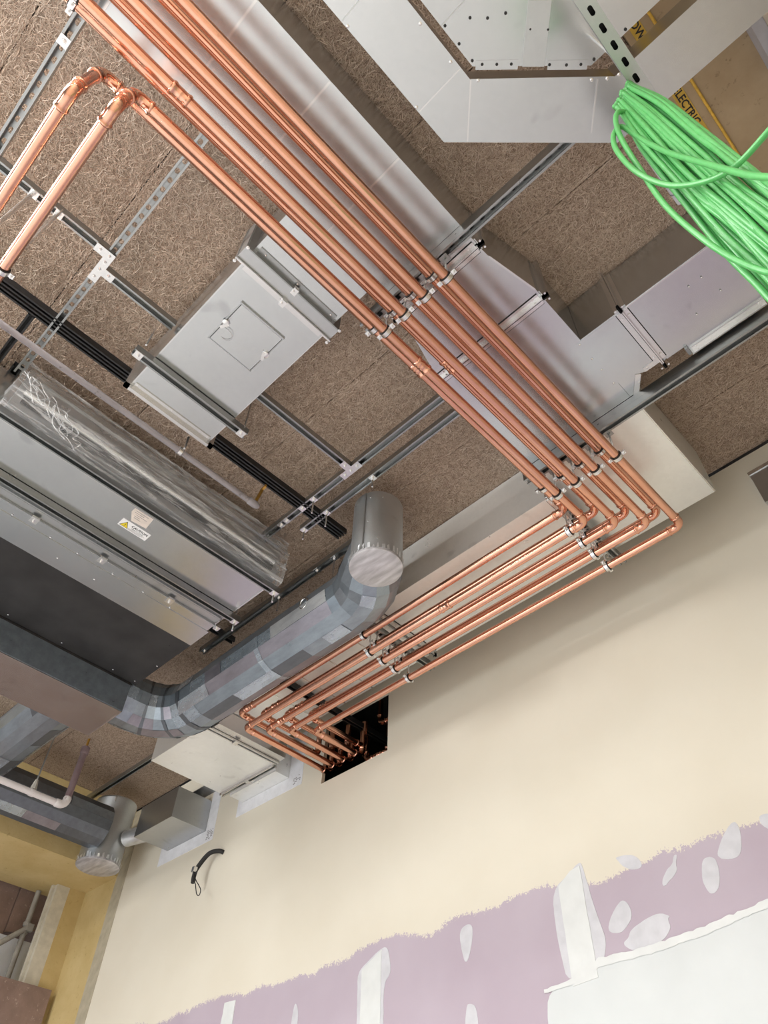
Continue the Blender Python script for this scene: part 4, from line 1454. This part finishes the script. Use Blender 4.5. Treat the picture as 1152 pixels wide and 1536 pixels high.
lo, hi = 8, len(rp) - 6
for k_, mt in ((2, 'wrap'), (3, 'wrap_light'), (4, 'wrap_mauve'), (5, 'wrap'), (6, 'wrap_dark'), (7, 'wrap_mauve'), (8, 'wrap_beige'), (9, 'wrap_beige')):  # facet tones paint in the lighter top, darker flank and beige wall reflection
    sw = MB().sweep(rp, RR + .0008, NS, caps=False, twist=pi / NS)
    stp = MB()
    stp.add([sw.v[a * NS + kk_] for a in range(lo, hi + 1) for kk_ in (k_, k_ + 1)], [(2 * j, 2 * j + 1, 2 * j + 3, 2 * j + 2) for j in range(hi - lo)])
    stp.build('facet_sheen_strip', mt, rd)
sw = MB().sweep(rp, RR + .0045, NS, caps=False, twist=pi / NS)
stp = MB()
stp.add([sw.v[a * NS + kk_] for a in range(hi - 3, hi + 1) for kk_ in (3, 4)], [(2 * j, 2 * j + 1, 2 * j + 3, 2 * j + 2) for j in range(3)])
stp.build('foil_tape', 'foil', rd)
tape_patches(rd, rp[:-2], RR, NS, 40, 11, ['wrap_light', 'wrap_mauve', 'wrap_dark', 'wrap_beige', 'wrap', 'wrap_light'], 0, NS)
for i in (3, 5, 7, 12):
    MB().sweep([rp[i] + (rp[i + 1] - rp[i]) * t for t in (.0, .25)], RR + .003, NS, caps=False, twist=pi / NS).build('tape_band', 'wrap_dark' if i != 12 else 'wrap_light', rd)
MB().torus((-2.74, 1.996, 2.995), (0, -1, -.1), .034, .006, 26, 8).build('collar', 'zinc', rd, 60)

cd = thing('capped_drop', 'vertical silver round duct with taped foil cap underneath', 'duct', (-2.044, 1.927, 2.77), 'capped round drops')
MB().sweep([(-2.044, 1.927, 2.785), (-2.044, 1.927, 3.25)], .142, 48).build('body', 'galv_matte', cd, 50)
MB().box(-2.010, -2.002, 1.784, 1.788, 2.79, 3.245).build('seam', 'galv_dull', cd)
MB().sweep([(-2.044, 1.927, 2.768), (-2.044, 1.927, 2.772), (-2.044, 1.927, 2.79)], [.138, .145, .1455], 48).build('foil_cap', 'cap', cd, 30)


def foil_fringe(parent, cx, cy, R, z, seed):
    rg = random.Random(seed)
    for k in range(34):
        a = 2 * pi * k / 34 + rg.uniform(-.03, .03)
        h = rg.uniform(.02, .055)
        da = rg.uniform(.07, .12)
        r_ = R + .002
        tip = r_ + rg.uniform(.001, .008)
        P = lambda ang, rr, zz: (cx + rr * cos(ang), cy + rr * sin(ang), zz)
        MB().add([P(a, r_ + .002, z), P(a + da, r_ + .003, z), P(a + da * .8 + rg.uniform(-.04, .04), tip, z + h), P(a + rg.uniform(-.03, .05), tip, z + h * rg.uniform(.6, 1))],
                 [(0, 1, 2, 3)]).build('foil_tab', 'foil', parent)


foil_fringe(cd, -2.044, 1.927, .144, 2.785, 2)
rivets(cd, [], 3) if False else None
rv = MB()
for a, z in ((-1.9, 3.2), (-1.75, 3.2), (-1.1, 3.2), (-.6, 3.2), (-1.15, 3.0), (-.75, 2.86)):
    c_ = Vector((-2.044 + .142 * cos(a), 1.927 + .142 * sin(a), z))
    d_ = Vector((cos(a), sin(a), 0))
    rv.sweep([c_, c_ + d_ * .003], .004, 8)
rv.build('rivets', 'zinc', cd, None, 'stuff')

# second wrapped duct and capped drop at the lower left
r2d = thing('round_duct', 'dark wrapped round duct behind the white pipe at lower left', 'duct', (-6.17, 2.0, 2.78), 'wrapped round ducts')
p2 = [(-6.17, y, 2.965) for y in (.2, .6, .95, 1.3, 1.65, 2.0, 2.3, 2.62, 2.70)]
MB().sweep(p2, .182, NS, twist=pi / NS).build('body', 'wrap_dark', r2d)
tape_patches(r2d, p2, .182, NS, 22, 4, ['wrap_mauve', 'wrap', 'wrap_dark', 'wrap_light'], 0, NS)
r3d = thing('round_duct', 'blue grey wrapped round duct emerging behind the plenum box', 'duct', (-5.3, 1.45, 2.9), 'wrapped round ducts')
p3 = [(x, 1.52, 3.02) for x in (-4.62, -4.9, -5.2, -5.5, -5.8, -6.05)] + [(-6.16, 1.515, 3.02)]
MB().sweep(p3, .182, NS, twist=pi / NS).build('body', 'wrap', r3d)
tape_patches(r3d, p3, .182, NS, 14, 9, ['wrap_mauve', 'wrap_light', 'wrap_dark'], 0, NS)
cd2 = thing('capped_drop', 'capped round drop standing off the wall in the lower left corner', 'duct', (-6.28, 2.82, 2.70), 'capped round drops')
MB().sweep([(-6.28, 2.82, 2.715), (-6.28, 2.82, 3.26)], .18, 44).build('body', 'galv_matte', cd2, 50)
MB().sweep([(-6.28, 2.82, 2.697), (-6.28, 2.82, 2.702), (-6.28, 2.82, 2.72)], [.175, .184, .1845], 44).build('foil_cap', 'cap', cd2, 30)
foil_fringe(cd2, -6.28, 2.82, .183, 2.715, 6)
MB().cyl((-6.10, 2.92, 2.93), (-5.82, 3.0, 2.93), .07, 20).build('branch_stub', 'foil', cd2, 50)
rod('thin rod above the lower left capped drop', -6.12, 2.72, 3.2, CE, .003)
rod('thin rod between strut and the wall duct end', -5.30, 2.59, GZ + .035, CE, .004)
rod('thin rod at the far end of the lower left strut', -6.3, 2.59, GZ + .035, CE, .004)

# white sprinkler pipe
wp = thing('sprinkler_pipe', 'chipped white pipe with elbow and rusty riser at lower left', 'pipe', (-5.5, 1.5, 2.67))
MB().cyl((-5.5, .5, 2.69), (-5.5, 2.02, 2.69), .024, 18).build('white_pipe', 'white_pipe', wp, 50)
MB().sweep([(-5.5, 1.99, 2.69), (-5.5, 2.0, 2.69)] + [Vector(p) for p in arc((-5.5, 2.07, 2.69), (0, 1, 0), (0, 0, 1), .05)] + [Vector((-5.5, 2.07, 2.75)), Vector((-5.5, 2.07, 2.76))], [.027, .031] + [.030] * 9 + [.031, .027], 16).build('elbow', 'white_pipe', wp, 50)
MB().cyl((-5.5, 2.07, 2.75), (-5.5, 2.07, 3.14), .026, 16).build('riser', 'rust_pipe', wp, 50)
MB().sweep([(-5.5, 2.07, 3.12), (-5.5, 2.07, 3.13), (-5.5, 2.07, 3.18), (-5.5, 2.07, 3.19)], [.027, .034, .034, .02], 14).build('cap', 'rust_pipe', wp, 50)
MB().cyl((-5.5, 2.07, 3.18), (-5.5, 2.07, 3.26), .010, 10).build('sprinkler_tip', 'brass', wp, 50)
pc = thing('pipe_hanger', 'pear hanger and dark rod holding the white pipe', 'hanger', (-5.5, 1.80, 2.66))
MB().ring((-5.5, 1.80, 2.69), (0, 1, 0), .0242, .028, .035, 20).build('strap', 'white_pipe', pc, 40)
MB().sweep([(-5.5, 1.80, 2.715), (-5.5, 1.80, 2.73), (-5.5, 1.80, 2.79)], [.024, .024, .012], 8).build('socket', 'scaffold', pc, 40)
MB().cyl((-5.5, 1.80, 2.78), (-5.5, 1.80, CE), .006, 8).build('rod', 'galv_dull', pc, 40)

# hose out of the wall
hs = thing('black_hose', 'short black hose curving out of the wall with a wire loop', 'hose', (-5.1, 3.1, 2.3))
MB().sweep(smooth_path([(-4.947, 3.185, 2.553), (-4.975, 3.15, 2.562), (-5.055, 3.12, 2.552), (-5.118, 3.085, 2.455), (-5.118, 3.07, 2.385), (-5.112, 3.07, 2.335)], 6), .017, 14).build('hose', 'rubber', hs, 60)
MB().sweep(smooth_path([(-5.10, 3.07, 2.42), (-5.085, 3.065, 2.36), (-5.02, 3.07, 2.29), (-4.985, 3.07, 2.25), (-4.99, 3.07, 2.215), (-5.03, 3.07, 2.235), (-5.075, 3.07, 2.32)], 6), .0035, 8).build('wire_loop', 'rubber', hs, 60)
MB().box(-5.13, -5.10, 3.045, 3.075, 2.41, 2.45).build('clip', 'zinc', hs)

for o in list(bpy.data.objects):
    if '_o' in o:
        del o['_o']
